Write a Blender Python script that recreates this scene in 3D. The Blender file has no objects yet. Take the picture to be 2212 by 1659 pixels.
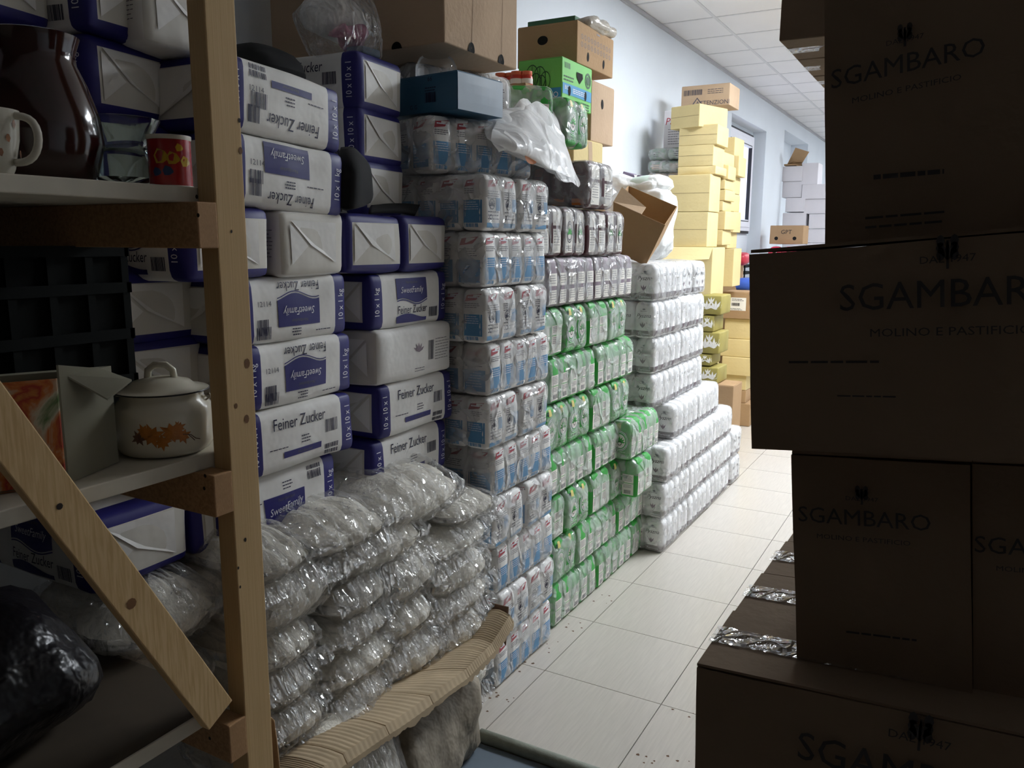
import bpy, bmesh, math, random
import numpy as np
from mathutils import Vector, Matrix, noise as mnoise

random.seed(4)
SC = bpy.context.scene
C = SC.collection
R = math.radians

# ------------------------------------------------------------------ camera, light, exposure
W_PX, H_PX, FPX = 2212, 1659, 1742.0
CAM_H = 1.57
YAW, PITCH, ROLL = R(29.29), R(-9.99), R(.29)
CEIL, WALL_X = 3.274, -2.307
cam_data = bpy.data.cameras.new('camera')
cam = bpy.data.objects.new('camera', cam_data)
C.objects.link(cam)
fw = Vector((-math.sin(YAW) * math.cos(PITCH), math.cos(YAW) * math.cos(PITCH), math.sin(PITCH)))
r0 = Vector((math.cos(YAW), math.sin(YAW), 0))
u0 = r0.cross(fw)
rt = math.cos(ROLL) * r0 + math.sin(ROLL) * u0
up = -math.sin(ROLL) * r0 + math.cos(ROLL) * u0
cam.matrix_world = Matrix(((rt.x, up.x, -fw.x, 0), (rt.y, up.y, -fw.y, 0), (rt.z, up.z, -fw.z, CAM_H), (0, 0, 0, 1)))
cam_data.sensor_width = 36
cam_data.lens = 36 * FPX / W_PX
cam_data.clip_start = .05
SC.camera = cam
SC.view_settings.view_transform = 'Standard'
SC.view_settings.look = 'None'
SC.view_settings.gamma = 1
SC.view_settings.use_curve_mapping = False
SC.view_settings.exposure = 0.25
LAMP_POWER = 36.0
world = bpy.data.worlds.new('world')
SC.world = world
world.use_nodes = True
world.node_tree.nodes['Background'].inputs[0].default_value = (.55, .68, 1, 1)
world.node_tree.nodes['Background'].inputs[1].default_value = .5
SC.cycles.transparent_max_bounces = 24
SC.cycles.max_bounces = 8


def U(px, py, **k):
    """point where the sight line of a photograph pixel meets a real plane (x=, y= or z=)"""
    d = rt * ((px - W_PX / 2) / FPX) - up * ((py - H_PX / 2) / FPX) + fw
    (a, v), = k.items()
    i = 'xyz'.index(a)
    c = Vector((0, 0, CAM_H))
    return c + d * ((v - c[i]) / d[i])


# ------------------------------------------------------------------ materials
def lin(h):
    h = h.lstrip('#')
    o = []
    for i in (0, 2, 4):
        v = int(h[i:i + 2], 16) / 255
        o.append(v / 12.92 if v <= .04045 else ((v + .055) / 1.055) ** 2.4)
    return (*o, 1)


MATS = {}


def mat(name, col, rough=.6, var=.08, scale=8, bump=0, bscale=30, metal=0, spec=.4, stretch=None, emit=None, bdist=.01):
    if name in MATS:
        return MATS[name]
    m = bpy.data.materials.new(name)
    m.use_nodes = True
    nt = m.node_tree
    p = nt.nodes['Principled BSDF']
    c = lin(col)
    p.inputs['Roughness'].default_value = rough
    p.inputs['Metallic'].default_value = metal
    p.inputs['Specular IOR Level'].default_value = spec
    tc = nt.nodes.new('ShaderNodeTexCoord')
    mp = nt.nodes.new('ShaderNodeMapping')
    if stretch:
        mp.inputs['Scale'].default_value = stretch
    nt.links.new(tc.outputs['Object'], mp.inputs['Vector'])
    if var:
        n = nt.nodes.new('ShaderNodeTexNoise')
        n.inputs['Scale'].default_value = scale
        n.inputs['Detail'].default_value = 4
        r = nt.nodes.new('ShaderNodeValToRGB')
        r.color_ramp.elements[0].position = .3
        r.color_ramp.elements[1].position = .7
        r.color_ramp.elements[0].color = tuple(x * (1 - var) for x in c[:3]) + (1,)
        r.color_ramp.elements[1].color = tuple(min(1, x * (1 + var)) for x in c[:3]) + (1,)
        nt.links.new(mp.outputs[0], n.inputs['Vector'])
        nt.links.new(n.outputs['Fac'], r.inputs[0])
        nt.links.new(r.outputs[0], p.inputs['Base Color'])
    else:
        p.inputs['Base Color'].default_value = c
    if bump:
        n2 = nt.nodes.new('ShaderNodeTexNoise')
        n2.inputs['Scale'].default_value = bscale
        n2.inputs['Detail'].default_value = 3
        b = nt.nodes.new('ShaderNodeBump')
        b.inputs['Strength'].default_value = bump
        b.inputs['Distance'].default_value = bdist
        nt.links.new(mp.outputs[0], n2.inputs['Vector'])
        nt.links.new(n2.outputs['Fac'], b.inputs['Height'])
        nt.links.new(b.outputs[0], p.inputs['Normal'])
    if emit:
        p.inputs['Emission Color'].default_value = lin(emit[0])
        p.inputs['Emission Strength'].default_value = emit[1]
    MATS[name] = m
    return m


def film_mat(name, haze=.25, hazevar=.25, gloss=.12, rough=.14, bscale=14, bump=.6, tint='#ffffff', ridge=6, bdist=.02, squash=None):
    """clear crinkled plastic: see-through, a little milky, with sharp glints"""
    m = bpy.data.materials.new(name)
    m.use_nodes = True
    nt = m.node_tree
    N, L = nt.nodes, nt.links
    N.clear()
    out = N.new('ShaderNodeOutputMaterial')
    tc = N.new('ShaderNodeTexCoord')
    oi = N.new('ShaderNodeObjectInfo')
    mp = N.new('ShaderNodeVectorMath')
    mp.operation = 'ADD'
    if squash:
        sq = N.new('ShaderNodeVectorMath')
        sq.operation = 'MULTIPLY'
        sq.inputs[1].default_value = squash
        L.new(tc.outputs['Object'], sq.inputs[0])
        L.new(sq.outputs[0], mp.inputs[0])
    else:
        L.new(tc.outputs['Object'], mp.inputs[0])
    sc = N.new('ShaderNodeVectorMath')
    sc.operation = 'SCALE'
    sc.inputs['Scale'].default_value = 7
    L.new(oi.outputs['Location'], sc.inputs[0])
    L.new(sc.outputs[0], mp.inputs[1])
    n = N.new('ShaderNodeTexNoise')
    n.inputs['Scale'].default_value = bscale
    n.inputs['Detail'].default_value = 2
    n.inputs['Distortion'].default_value = 1.2
    L.new(mp.outputs[0], n.inputs['Vector'])
    v = N.new('ShaderNodeTexVoronoi')
    v.feature = 'DISTANCE_TO_EDGE'
    v.inputs['Scale'].default_value = ridge
    n3 = N.new('ShaderNodeTexNoise')
    n3.inputs['Scale'].default_value = 5
    L.new(mp.outputs[0], n3.inputs['Vector'])
    mx = N.new('ShaderNodeVectorMath')
    mx.operation = 'MULTIPLY_ADD'
    mx.inputs[1].default_value = (.25, .25, .25)
    L.new(n3.outputs['Color'], mx.inputs[0])
    L.new(mp.outputs[0], mx.inputs[2])
    L.new(mx.outputs[0], v.inputs['Vector'])
    mr = N.new('ShaderNodeMapRange')
    mr.inputs[1].default_value = 0
    mr.inputs[2].default_value = .12
    mr.inputs[3].default_value = .6
    mr.inputs[4].default_value = 0
    L.new(v.outputs['Distance'], mr.inputs[0])
    ad = N.new('ShaderNodeMath')
    ad.operation = 'ADD'
    L.new(n.outputs['Fac'], ad.inputs[0])
    L.new(mr.outputs[0], ad.inputs[1])
    b = N.new('ShaderNodeBump')
    b.inputs['Strength'].default_value = bump
    b.inputs['Distance'].default_value = bdist
    L.new(ad.outputs[0], b.inputs['Height'])
    tr = N.new('ShaderNodeBsdfTransparent')
    df = N.new('ShaderNodeBsdfDiffuse')
    df.inputs[0].default_value = lin(tint)
    L.new(b.outputs[0], df.inputs['Normal'])
    gl = N.new('ShaderNodeBsdfGlossy')
    gl.inputs['Roughness'].default_value = rough
    gl.inputs[0].default_value = (1, 1, 1, 1)
    L.new(b.outputs[0], gl.inputs['Normal'])
    hz = N.new('ShaderNodeMapRange')
    hz.inputs[1].default_value = .3
    hz.inputs[2].default_value = .7
    hz.inputs[3].default_value = max(0, haze - hazevar / 2)
    hz.inputs[4].default_value = haze + hazevar / 2
    L.new(n.outputs['Fac'], hz.inputs[0])
    m1 = N.new('ShaderNodeMixShader')
    L.new(hz.outputs[0], m1.inputs[0])
    L.new(tr.outputs[0], m1.inputs[1])
    L.new(df.outputs[0], m1.inputs[2])
    fr = N.new('ShaderNodeLayerWeight')
    fr.inputs[0].default_value = .12
    L.new(b.outputs[0], fr.inputs['Normal'])
    fa = N.new('ShaderNodeMath')
    fa.operation = 'MULTIPLY_ADD'
    fa.inputs[1].default_value = .5
    fa.inputs[2].default_value = gloss
    L.new(fr.outputs['Fresnel'], fa.inputs[0])
    m2 = N.new('ShaderNodeMixShader')
    L.new(fa.outputs[0], m2.inputs[0])
    L.new(m1.outputs[0], m2.inputs[1])
    L.new(gl.outputs[0], m2.inputs[2])
    L.new(m2.outputs[0], out.inputs['Surface'])
    MATS[name] = m
    return m


def wood_mat(name, col, dark, scale=6):
    m = mat(name, col, .65, 0, spec=.25)
    nt = m.node_tree
    N, L = nt.nodes, nt.links
    p = N['Principled BSDF']
    tc = N.new('ShaderNodeTexCoord')
    mp = N.new('ShaderNodeMapping')
    mp.inputs['Scale'].default_value = (14, 14, 1.6)
    L.new(tc.outputs['Generated'], mp.inputs[0])
    n = N.new('ShaderNodeTexNoise')
    n.inputs['Scale'].default_value = scale
    n.inputs['Detail'].default_value = 6
    n.inputs['Distortion'].default_value = .6
    L.new(mp.outputs[0], n.inputs['Vector'])
    r = N.new('ShaderNodeValToRGB')
    r.color_ramp.elements[0].position = .35
    r.color_ramp.elements[1].position = .6
    r.color_ramp.elements[0].color = lin(dark)
    r.color_ramp.elements[1].color = lin(col)
    L.new(n.outputs['Fac'], r.inputs[0])
    L.new(r.outputs[0], p.inputs['Base Color'])
    return m


M = {}
M['paper'] = mat('white_paper', '#eae8e4', .6, .03, bump=.45, bscale=9, bdist=.02)
M['paper_end'] = mat('grey_white_paper', '#d6d2c9', .6, .04, bump=.45, bscale=7, bdist=.02)
M['navy'] = mat('navy_print', '#262470', .5, .08, bump=.2, bscale=9)
M['navyink'] = mat('navy_ink', '#1d1b3c', .5, 0)
M['whiteink'] = mat('white_ink', '#e8e8f0', .5, 0)
M['greyink'] = mat('grey_ink', '#55535e', .5, 0)
M['blackink'] = mat('black_ink', '#1c1c20', .5, 0)
M['redink'] = mat('red_ink', '#a63c46', .5, .05)
M['blueink'] = mat('blue_ink', '#5b92bd', .5, .08)
M['flour'] = mat('flour_paper', '#ebe9e6', .6, .04, bump=.2, bscale=12)
M['green'] = mat('green_paper', '#36a440', .5, .08, bump=.2, bscale=12)
M['palegreen'] = mat('pale_green_print', '#bfe0c0', .5, .06)
M['yellowink'] = mat('yellow_ink', '#e4d680', .5, .05)
M['cream'] = mat('cream_paper', '#f0ece4', .6, .05)
M['mauve'] = mat('mauve_paper', '#8d7d88', .5, .08)
M['maroon'] = mat('maroon_paper', '#4e2028', .5, .12)
M['orangeink'] = mat('orange_ink', '#c07030', .5, .1)
M['pyszna'] = mat('soft_white_paper', '#ecebeb', .6, .04, bump=.2, bscale=10)
M['band'] = mat('dark_mauve_band', '#62525a', .5, .08)
M['card'] = mat('brown_cardboard', '#a98a68', .8, .06, scale=5, bump=.15, bscale=60, spec=.15)
M['cardpale'] = mat('pale_cardboard', '#bfa58a', .8, .06, scale=5, bump=.15, bscale=60, spec=.15)
M['carddark'] = mat('dark_cardboard', '#6a5240', .8, .06, scale=5, bump=.15, bscale=60, spec=.15)
M['cardyel'] = mat('yellow_cardboard', '#d8c490', .8, .05, scale=4, bump=.12, bscale=50, spec=.15)
M['cardwhite'] = mat('white_cardboard', '#d8d4d8', .7, .04, scale=4)
M['void'] = mat('hole_shade', '#0c0a09', .9, 0)  # flat near-black pieces paint the shade inside hand holes and notches
M['tape'] = mat('glossy_tape', '#b8b0a4', .12, .1, bump=.8, bscale=40, spec=.8, stretch=(1, .3, 1))
M['black'] = mat('black_cloth', '#101012', .9, .1)
M['greencard'] = mat('green_carton', '#6fbf5a', .6, .05)
M['bluecard'] = mat('blue_carton', '#3a8fbc', .6, .05)
M['tealcard'] = mat('teal_carton', '#2e5e7c', .45, .12, scale=5)
M['litbluecard'] = mat('lit_blue_carton', '#bccad8', .4, .1, scale=6)
M['olive'] = mat('olive_print', '#9a8d4a', .6, .12)
M['pinkred'] = mat('pink_red_paper', '#e0405c', .6, .08)
FILM = film_mat('pack_film', .25, .26, .05, .15, 12, .7, ridge=8)
FILMG = film_mat('pale_green_film', .34, .3, .05, .16, 12, .7, tint='#eef6ee', ridge=8)
POUCHF = film_mat('crinkled_pouch_film', .15, .2, .09, .09, 20, 1.0, ridge=10, bdist=.022, squash=(1, 2.6, .9))
BAGF = film_mat('thin_carrier_bag_film', .8, .2, .03, .22, 8, .5, ridge=4)
M['sugar'] = mat('sugar_grains', '#f3eee2', .8, .05, scale=14, bump=.4, bscale=140, spec=.2)
WOOD = wood_mat('pine_wood', '#d8b98a', '#c6a473')
WOODR = wood_mat('reddish_pine_wood', '#b8926a', '#a07a56')
BOARD = mat('white_shelf_board', '#c9c2b2', .5, .05, scale=20)


# ------------------------------------------------------------------ object helpers
def new(name, me, parent=None, loc=(0, 0, 0), rz=0, label=None, cat=None, group=None, kind=None, rot=None):
    o = bpy.data.objects.new(name, me)
    C.objects.link(o)
    o.location = loc
    o.rotation_euler = rot if rot else (0, 0, rz)
    if parent:
        o.parent = parent
    for k, v in (('label', label), ('category', cat), ('group', group), ('kind', kind)):
        if v:
            o[k] = v
    return o


def struct(name, me, parent=None, **k):
    return new(name, me, parent, kind='structure', **k)


def mesh(name, verts, faces, mats, idx=None, smooth=False):
    me = bpy.data.meshes.new(name)
    me.from_pydata([tuple(v) for v in verts], [], faces)
    for m in mats:
        me.materials.append(m)
    if idx:
        me.polygons.foreach_set('material_index', idx)
    if smooth:
        me.polygons.foreach_set('use_smooth', [True] * len(faces))
    me.update()
    return me


class MB:
    """collects simple shapes into one mesh"""

    def __init__(s):
        s.v, s.f, s.i, s.m = [], [], [], []

    def mi(s, m):
        if m not in s.m:
            s.m.append(m)
        return s.m.index(m)

    def add(s, verts, faces, m):
        b = len(s.v)
        s.v += [tuple(x) for x in verts]
        s.f += [tuple(b + j for j in f) for f in faces]
        s.i += [s.mi(m)] * len(faces)

    def box(s, lo, hi, m, bev=0):
        x0, y0, z0 = lo
        x1, y1, z1 = hi
        c = [(x0, y0, z0), (x1, y0, z0), (x1, y1, z0), (x0, y1, z0), (x0, y0, z1), (x1, y0, z1), (x1, y1, z1), (x0, y1, z1)]
        s.hexa(c, m, bev)

    def hexa(s, c, m, bev=0):
        fs = [(0, 3, 2, 1), (4, 5, 6, 7), (0, 1, 5, 4), (1, 2, 6, 5), (2, 3, 7, 6), (3, 0, 4, 7)]
        if not bev:
            return s.add(c, fs, m)
        bm = bmesh.new()
        vs = [bm.verts.new(x) for x in c]
        for f in fs:
            bm.faces.new([vs[j] for j in f])
        bmesh.ops.bevel(bm, geom=bm.edges[:], offset=bev, segments=2, profile=.5, affect='EDGES')
        bm.verts.index_update()
        s.add([v.co.copy() for v in bm.verts], [[v.index for v in f.verts] for f in bm.faces], m)
        bm.free()

    def tube(s, pts, r, m, n=10, cap=True):
        pts = [Vector(p) for p in pts]
        rr = r if isinstance(r, (list, tuple)) else [r] * len(pts)
        vs, fs = [], []
        a = None
        for i, p in enumerate(pts):
            t = (pts[min(i + 1, len(pts) - 1)] - pts[max(i - 1, 0)]).normalized()
            if a is None:
                a = t.orthogonal().normalized()
            a = (a - t * a.dot(t)).normalized()
            b = t.cross(a)
            for k in range(n):
                w = 2 * math.pi * k / n
                vs.append(p + (a * math.cos(w) + b * math.sin(w)) * rr[i])
        for i in range(len(pts) - 1):
            for k in range(n):
                fs.append((i * n + k, i * n + (k + 1) % n, (i + 1) * n + (k + 1) % n, (i + 1) * n + k))
        if cap:
            fs.append(tuple(range(n - 1, -1, -1)))
            fs.append(tuple((len(pts) - 1) * n + k for k in range(n)))
        s.add(vs, fs, m)

    def lathe(s, prof, m, n=36, c=(0, 0, 0)):
        vs, fs = [], []
        for r, z in prof:
            for k in range(n):
                w = 2 * math.pi * k / n
                vs.append((c[0] + r * math.cos(w), c[1] + r * math.sin(w), c[2] + z))
        for i in range(len(prof) - 1):
            for k in range(n):
                fs.append((i * n + k, i * n + (k + 1) % n, (i + 1) * n + (k + 1) % n, (i + 1) * n + k))
        s.add(vs, fs, m)

    def make(s, name, smooth=False):
        me = mesh(name, s.v, s.f, s.m, s.i, smooth)
        return me


def auto_smooth(me, ang=40):
    me.polygons.foreach_set('use_smooth', [True] * len(me.polygons))
    try:
        me.set_sharp_from_angle(angle=R(ang))
    except Exception:
        pass
    return me


_txt = {}


def T(s, size, shear=0):
    """flat lettering: 2D vertices centred on the origin, and faces"""
    k = (s, shear)
    if k not in _txt:
        cu = bpy.data.curves.new('t', 'FONT')
        cu.body = s
        cu.size = 1
        cu.resolution_u = 2
        cu.shear = shear
        cu.align_x = 'CENTER'
        cu.align_y = 'CENTER'
        o = bpy.data.objects.new('t', cu)
        C.objects.link(o)
        bpy.context.view_layer.update()
        ev = o.evaluated_get(bpy.context.evaluated_depsgraph_get())
        me = ev.to_mesh()
        vs = [(v.co.x, v.co.y) for v in me.vertices]
        fs = [tuple(p.vertices) for p in me.polygons]
        ev.to_mesh_clear()
        bpy.data.objects.remove(o)
        bpy.data.curves.remove(cu)
        xs = [v[0] for v in vs]
        cx = (min(xs) + max(xs)) / 2
        ys = [v[1] for v in vs]
        cy = (min(ys) + max(ys)) / 2
        _txt[k] = ([(a - cx, b - cy) for a, b in vs], fs)
    vs, fs = _txt[k]
    return [(a * size, b * size) for a, b in vs], fs


# 2D print pieces; each is (verts2d, faces)
def p_rect(a0, b0, a1, b1, na=4, nb=3):
    vs = [(a0 + (a1 - a0) * i / na, b0 + (b1 - b0) * j / nb) for j in range(nb + 1) for i in range(na + 1)]
    fs = [(j * (na + 1) + i, j * (na + 1) + i + 1, (j + 1) * (na + 1) + i + 1, (j + 1) * (na + 1) + i) for j in range(nb) for i in range(na)]
    return vs, fs


def p_strip(top, bot):
    n, m = len(top), 6
    vs = [(b[0] + (t[0] - b[0]) * k / m, b[1] + (t[1] - b[1]) * k / m) for k in range(m + 1) for t, b in zip(top, bot)]
    return vs, [(k * n + i, k * n + i + 1, (k + 1) * n + i + 1, (k + 1) * n + i) for k in range(m) for i in range(n - 1)]


def p_text(s, a, b, size, rot=0, shear=0, sx=1):
    vs, fs = T(s, size, shear)
    c, d = math.cos(rot), math.sin(rot)
    return [(a + (x * sx) * c - y * d, b + (x * sx) * d + y * c) for x, y in vs], fs


def p_ring(a, b, r0, r1, n=24, a0=0, a1=2 * math.pi, sy=1):
    vs, fs = [], []
    for i in range(n + 1):
        w = a0 + (a1 - a0) * i / n
        vs += [(a + r0 * math.cos(w), b + sy * r0 * math.sin(w)), (a + r1 * math.cos(w), b + sy * r1 * math.sin(w))]
    for i in range(n):
        fs.append((2 * i, 2 * i + 1, 2 * i + 3, 2 * i + 2))
    return vs, fs


def p_poly(pts):
    return list(pts), [tuple(range(len(pts)))]


def p_lines(a, b, w, rows, h, gap, rnd):
    vs, fs = [], []
    for k in range(rows):
        x = a
        while x < a + w * rnd.uniform(.75, 1):
            l = rnd.uniform(.1, .25) * w
            l = min(l, a + w - x)
            y = b - k * gap
            q = len(vs)
            vs += [(x, y), (x + l, y), (x + l, y + h), (x, y + h)]
            fs.append((q, q + 1, q + 2, q + 3))
            x += l + w * .03
    return vs, fs


def p_bars(a, b, w, h, n, rnd):
    vs, fs = [], []
    for k in range(n):
        x = a + w * k / n
        l = w / n * rnd.choice([.35, .55, .8])
        q = len(vs)
        vs += [(x, b), (x + l, b), (x + l, b + h), (x, b + h)]
        fs.append((q, q + 1, q + 2, q + 3))
    return vs, fs


def p_rot(pc, ca, cb):
    """turn a print piece upside down about a centre"""
    vs, fs = pc
    return [(2 * ca - a, 2 * cb - b) for a, b in vs], fs


AX = {'+x': Vector((1, 0, 0)), '-x': Vector((-1, 0, 0)), '+y': Vector((0, 1, 0)), '-y': Vector((0, -1, 0)), '+z': Vector((0, 0, 1)), '-z': Vector((0, 0, -1))}


class Soft:
    """rounded, slightly bulging packet standing on z=0; print pieces follow its surface"""

    def __init__(s, dx, dy, dz, r, crown=.004, amp=0, sc=6, seed=0, extra=None):
        s.h = Vector((dx / 2, dy / 2, dz / 2))
        s.r = min(r, dx / 2 - .001, dy / 2 - .001, dz / 2 - .001)
        s.crown, s.amp, s.sc, s.seed, s.extra = crown, amp, sc, seed, extra

    def face(s, f, a, b):
        h = s.h
        if f[1] == 'x':
            return Vector((h.x if f[0] == '+' else -h.x, a, b - h.z))
        if f[1] == 'y':
            return Vector((a, h.y if f[0] == '+' else -h.y, b - h.z))
        return Vector((a, b, h.z if f[0] == '+' else -h.z))

    def warp(s, p, off=0):
        h, r = s.h, s.r
        q = Vector([max(-(h[i] - r), min(h[i] - r, p[i])) for i in range(3)])
        d = p - q
        n = d.normalized() if d.length > 1e-9 else Vector((0, 0, 1))
        u = [max(-1, min(1, p[i] / h[i])) for i in range(3)]
        c = Vector([0, 0, 0])
        for i in range(3):
            if abs(u[i]) > .98:
                j, k = (i + 1) % 3, (i + 2) % 3
                c[i] = math.copysign(s.crown * (1 - u[j] ** 2) * (1 - u[k] ** 2), u[i])
        o = q + n * r + c
        if s.amp:
            o += n * (s.amp * mnoise.noise(p * s.sc + Vector((s.seed * 3.1, s.seed * 1.7, 0))))
        if s.extra:
            o = s.extra(o, u)
        return o + n * off + Vector((0, 0, h.z))

    def mesh(s, name, m0, n=(4, 4, 4), cuts=None, matfn=None, prints=(), smooth=True):
        h = s.h
        r = s.r
        ax = []
        for i in range(3):
            e = h[i]
            ins = e - r
            pts = [-e, -e + r * .3, -ins] + [-ins + 2 * ins * k / n[i] for k in range(1, n[i])] + [ins, e - r * .3, e]
            if cuts and i in cuts:
                pts = [p for p in pts if all(abs(p - q) > .006 for q in cuts[i]) or abs(abs(p) - e) < 1e-9] + list(cuts[i])
            ax.append(sorted(set(round(p, 6) for p in pts)))
        X, Y, Z = ax
        vid, vs, fs, ids, ms = {}, [], [], [], []

        def V(p):
            k = tuple(round(c, 5) for c in p)
            if k not in vid:
                vid[k] = len(vs)
                vs.append(s.warp(p))
            return vid[k]

        def mi(m):
            if m not in ms:
                ms.append(m)
            return ms.index(m)
        mi(m0)
        for f in AX:
            A, B = {'x': (Y, Z), 'y': (X, Z), 'z': (X, Y)}[f[1]]
            flip = f in ('-x', '+y', '-z')
            for i in range(len(A) - 1):
                for j in range(len(B) - 1):
                    am, bm_ = (A[i] + A[i + 1]) / 2, (B[j] + B[j + 1]) / 2
                    zz = h.z if f[1] != 'z' else 0
                    m = m0 if not matfn else matfn(f, am, bm_ + zz)
                    if m is None:
                        continue
                    P = [s.face(f, a, b + zz) for a, b in ((A[i], B[j]), (A[i + 1], B[j]), (A[i + 1], B[j + 1]), (A[i], B[j + 1]))]
                    q = [V(p) for p in P]
                    fs.append(tuple(q[::-1] if flip else q))
                    ids.append(mi(m))
        nsoft = len(fs)
        for f, pc, m, off in prints:
            pv, pf = pc
            b0 = len(vs)
            mir = -1 if f in ('-x', '+y') else 1
            for a, b in pv:
                vs.append(s.warp(s.face(f, mir * a, b), off) + AX[f] * 0)
            flip = f in ('-x', '+y', '-z')
            for q in pf:
                q = [b0 + j for j in q]
                if mir < 0:
                    pass
                fs.append(tuple(q))
                ids.append(mi(m))
        me = mesh(name, vs, fs, ms, ids)
        sm = [smooth] * nsoft + [False] * (len(fs) - nsoft)
        me.polygons.foreach_set('use_smooth', sm)
        return me


# ------------------------------------------------------------------ the room
ROOM_Y0, ROOM_Y1, ROOM_X1 = -.9, 17.2, 4.2
plaster = mat('white_plaster', '#dde3ea', .8, .02, scale=2, bump=.08, bscale=40)
plaster_dark = mat('low_bounce_plaster', '#5a5048', .9, .05, scale=2)  # unseen near wall, toned dark to keep bounced light off the foreground
grout = mat('dark_grout', '#5c564e', .9, .1)
ceil_m = mat('ceiling_tile_white', '#e6e5e6', .9, .015, scale=3, bump=.1, bscale=120)
ceil_g = mat('ceiling_grid_metal', '#d2d2d4', .5, .02)
TW = .45
X0, Y0 = -1.244, 2.48

mb = MB()
mb.box((WALL_X - .3, ROOM_Y0 - .2, -.2), (ROOM_X1 + .2, ROOM_Y1 + .2, -.0045), grout)
floor = struct('floor', mb.make('floor'))
tile_m = mat('pale_floor_tile', '#c4bdb3', .28, .06, scale=9, stretch=(14, .9, 1), spec=.5)
mb = MB()
mb.box((-TW / 2 + .0016, -TW / 2 + .0016, -.006), (TW / 2 - .0016, TW / 2 - .0016, 0), tile_m)
tile_me = mb.make('tile')
k = 0
for i in range(-2, 5):
    for j in range(-3, 24):
        if k >= 200:
            break
        cx, cy = X0 + TW * (i + .5), Y0 + TW * (j + .5)
        t = new('tile', tile_me, floor, (cx, cy, 0))
        t.scale.x = 1
        k += 1
mb = MB()
i = 5
for i in range(-3, 12):
    for j in range(-8, 33):
        if -2 <= i < 5 and -3 <= j < 24 and (i + 2) * 27 + (j + 3) < 200:
            continue
        cx, cy = X0 + TW * (i + .5), Y0 + TW * (j + .5)
        if cx - TW / 2 > ROOM_X1 or cy - TW / 2 > ROOM_Y1 or cx + TW / 2 < WALL_X - .1 or cy + TW / 2 < ROOM_Y0:
            continue
        mb.box((cx - TW / 2 + .0016, cy - TW / 2 + .0016, -.006), (cx + TW / 2 - .0016, cy + TW / 2 - .0016, 0), tile_m)
new('far_tiles', mb.make('far_tiles'), floor, kind='stuff')

# ceiling: metal grid with lay-in tiles
mb = MB()
mb.box((WALL_X - .3, ROOM_Y0 - .2, CEIL + .012), (ROOM_X1 + .2, ROOM_Y1 + .2, CEIL + .15), ceil_m)
ceiling = struct('ceiling', mb.make('ceiling'))
XG, YG = -1.873, 5.889
mb = MB()
x = XG
while x < ROOM_X1:
    mb.box((x - .012, ROOM_Y0, CEIL - .004), (x + .012, ROOM_Y1, CEIL + .02), ceil_g)
    x += .6
y = YG - 11 * .6
while y < ROOM_Y1:
    mb.box((WALL_X, y - .012, CEIL - .003), (ROOM_X1, y + .012, CEIL + .02), ceil_g)
    y += .6
new('ceiling_grid', mb.make('ceiling_grid'), ceiling)
mb = MB()
mb.box((-.2965, -.2965, .0), (.2965, .2965, .012), ceil_m, .003)
ctile = mb.make('ceiling_tile')
LAMPS = [(2, -2), (2, -1), (3, -2), (3, -1), (2, 1), (2, 6), (2, 10), (2, 14), (7, 4), (7, 8), (7, 12), (7, 16)]  # first four panels are added to brighten the near stacks
mb = MB()
mb.box((-.218, -.2965, 0), (.218, .2965, .012), ceil_m, .003)
ctile_cut = mb.make('ceiling_tile')
for j in range(-6, 19):
    yy = YG + (j + .5) * .6
    new('ceiling_tile', ctile_cut, ceiling, (XG - .217, yy, CEIL))
for i in range(0, 10):
    for j in range(-6, 19):
        if (i, j) in LAMPS:
            continue
        new('ceiling_tile', ctile, ceiling, (XG + (i + .5) * .6, YG + (j + .5) * .6, CEIL))
# unseen recessed lamp panels over the aisle and over the far side
lampm = mat('lamp_diffuser', '#ffffff', .4, 0, emit=('#f1f8ff', LAMP_POWER))
mb = MB()
mb.box((-.27, -.27, -.004), (.27, .27, .006), lampm)
diff_me = mb.make('diffuser')
mb = MB()
for a in ((-.297, -.297, -.27, .297), (.27, -.297, .297, .297), (-.27, -.297, .27, -.27), (-.27, .27, .27, .297)):
    mb.box((a[0], a[1], -.008), (a[2], a[3], .01), ceil_g)
frame_me = mb.make('frame')
for n, (i, j) in enumerate(LAMPS):
    yy = YG + (j + .5) * .6
    o = new('ceiling_lamp', None, None, (XG + (i + .5) * .6, yy, CEIL),
            label='unseen white ceiling lamp panel %s, %s from the near end' % ('over the aisle' if i < 4 else 'far right', ['nearest', 'second', 'third', 'fourth', 'fifth', 'sixth', 'seventh', 'eighth', 'ninth'][n if i < 4 else n - 9]),
            cat='lamp', group='ceiling lamp panels')
    new('diffuser', diff_me, o)
    new('frame', frame_me, o)

# walls; the left one has two recesses
RA = (8.78, 10.42, -.02, 2.91)
RB = (11.5, 13.28, 1.0, 3.055)
mb = MB()
TH = .34


def wallrun(y0, y1, z0, z1):
    mb.box((WALL_X - TH, y0, z0), (WALL_X, y1, z1), plaster)


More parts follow.
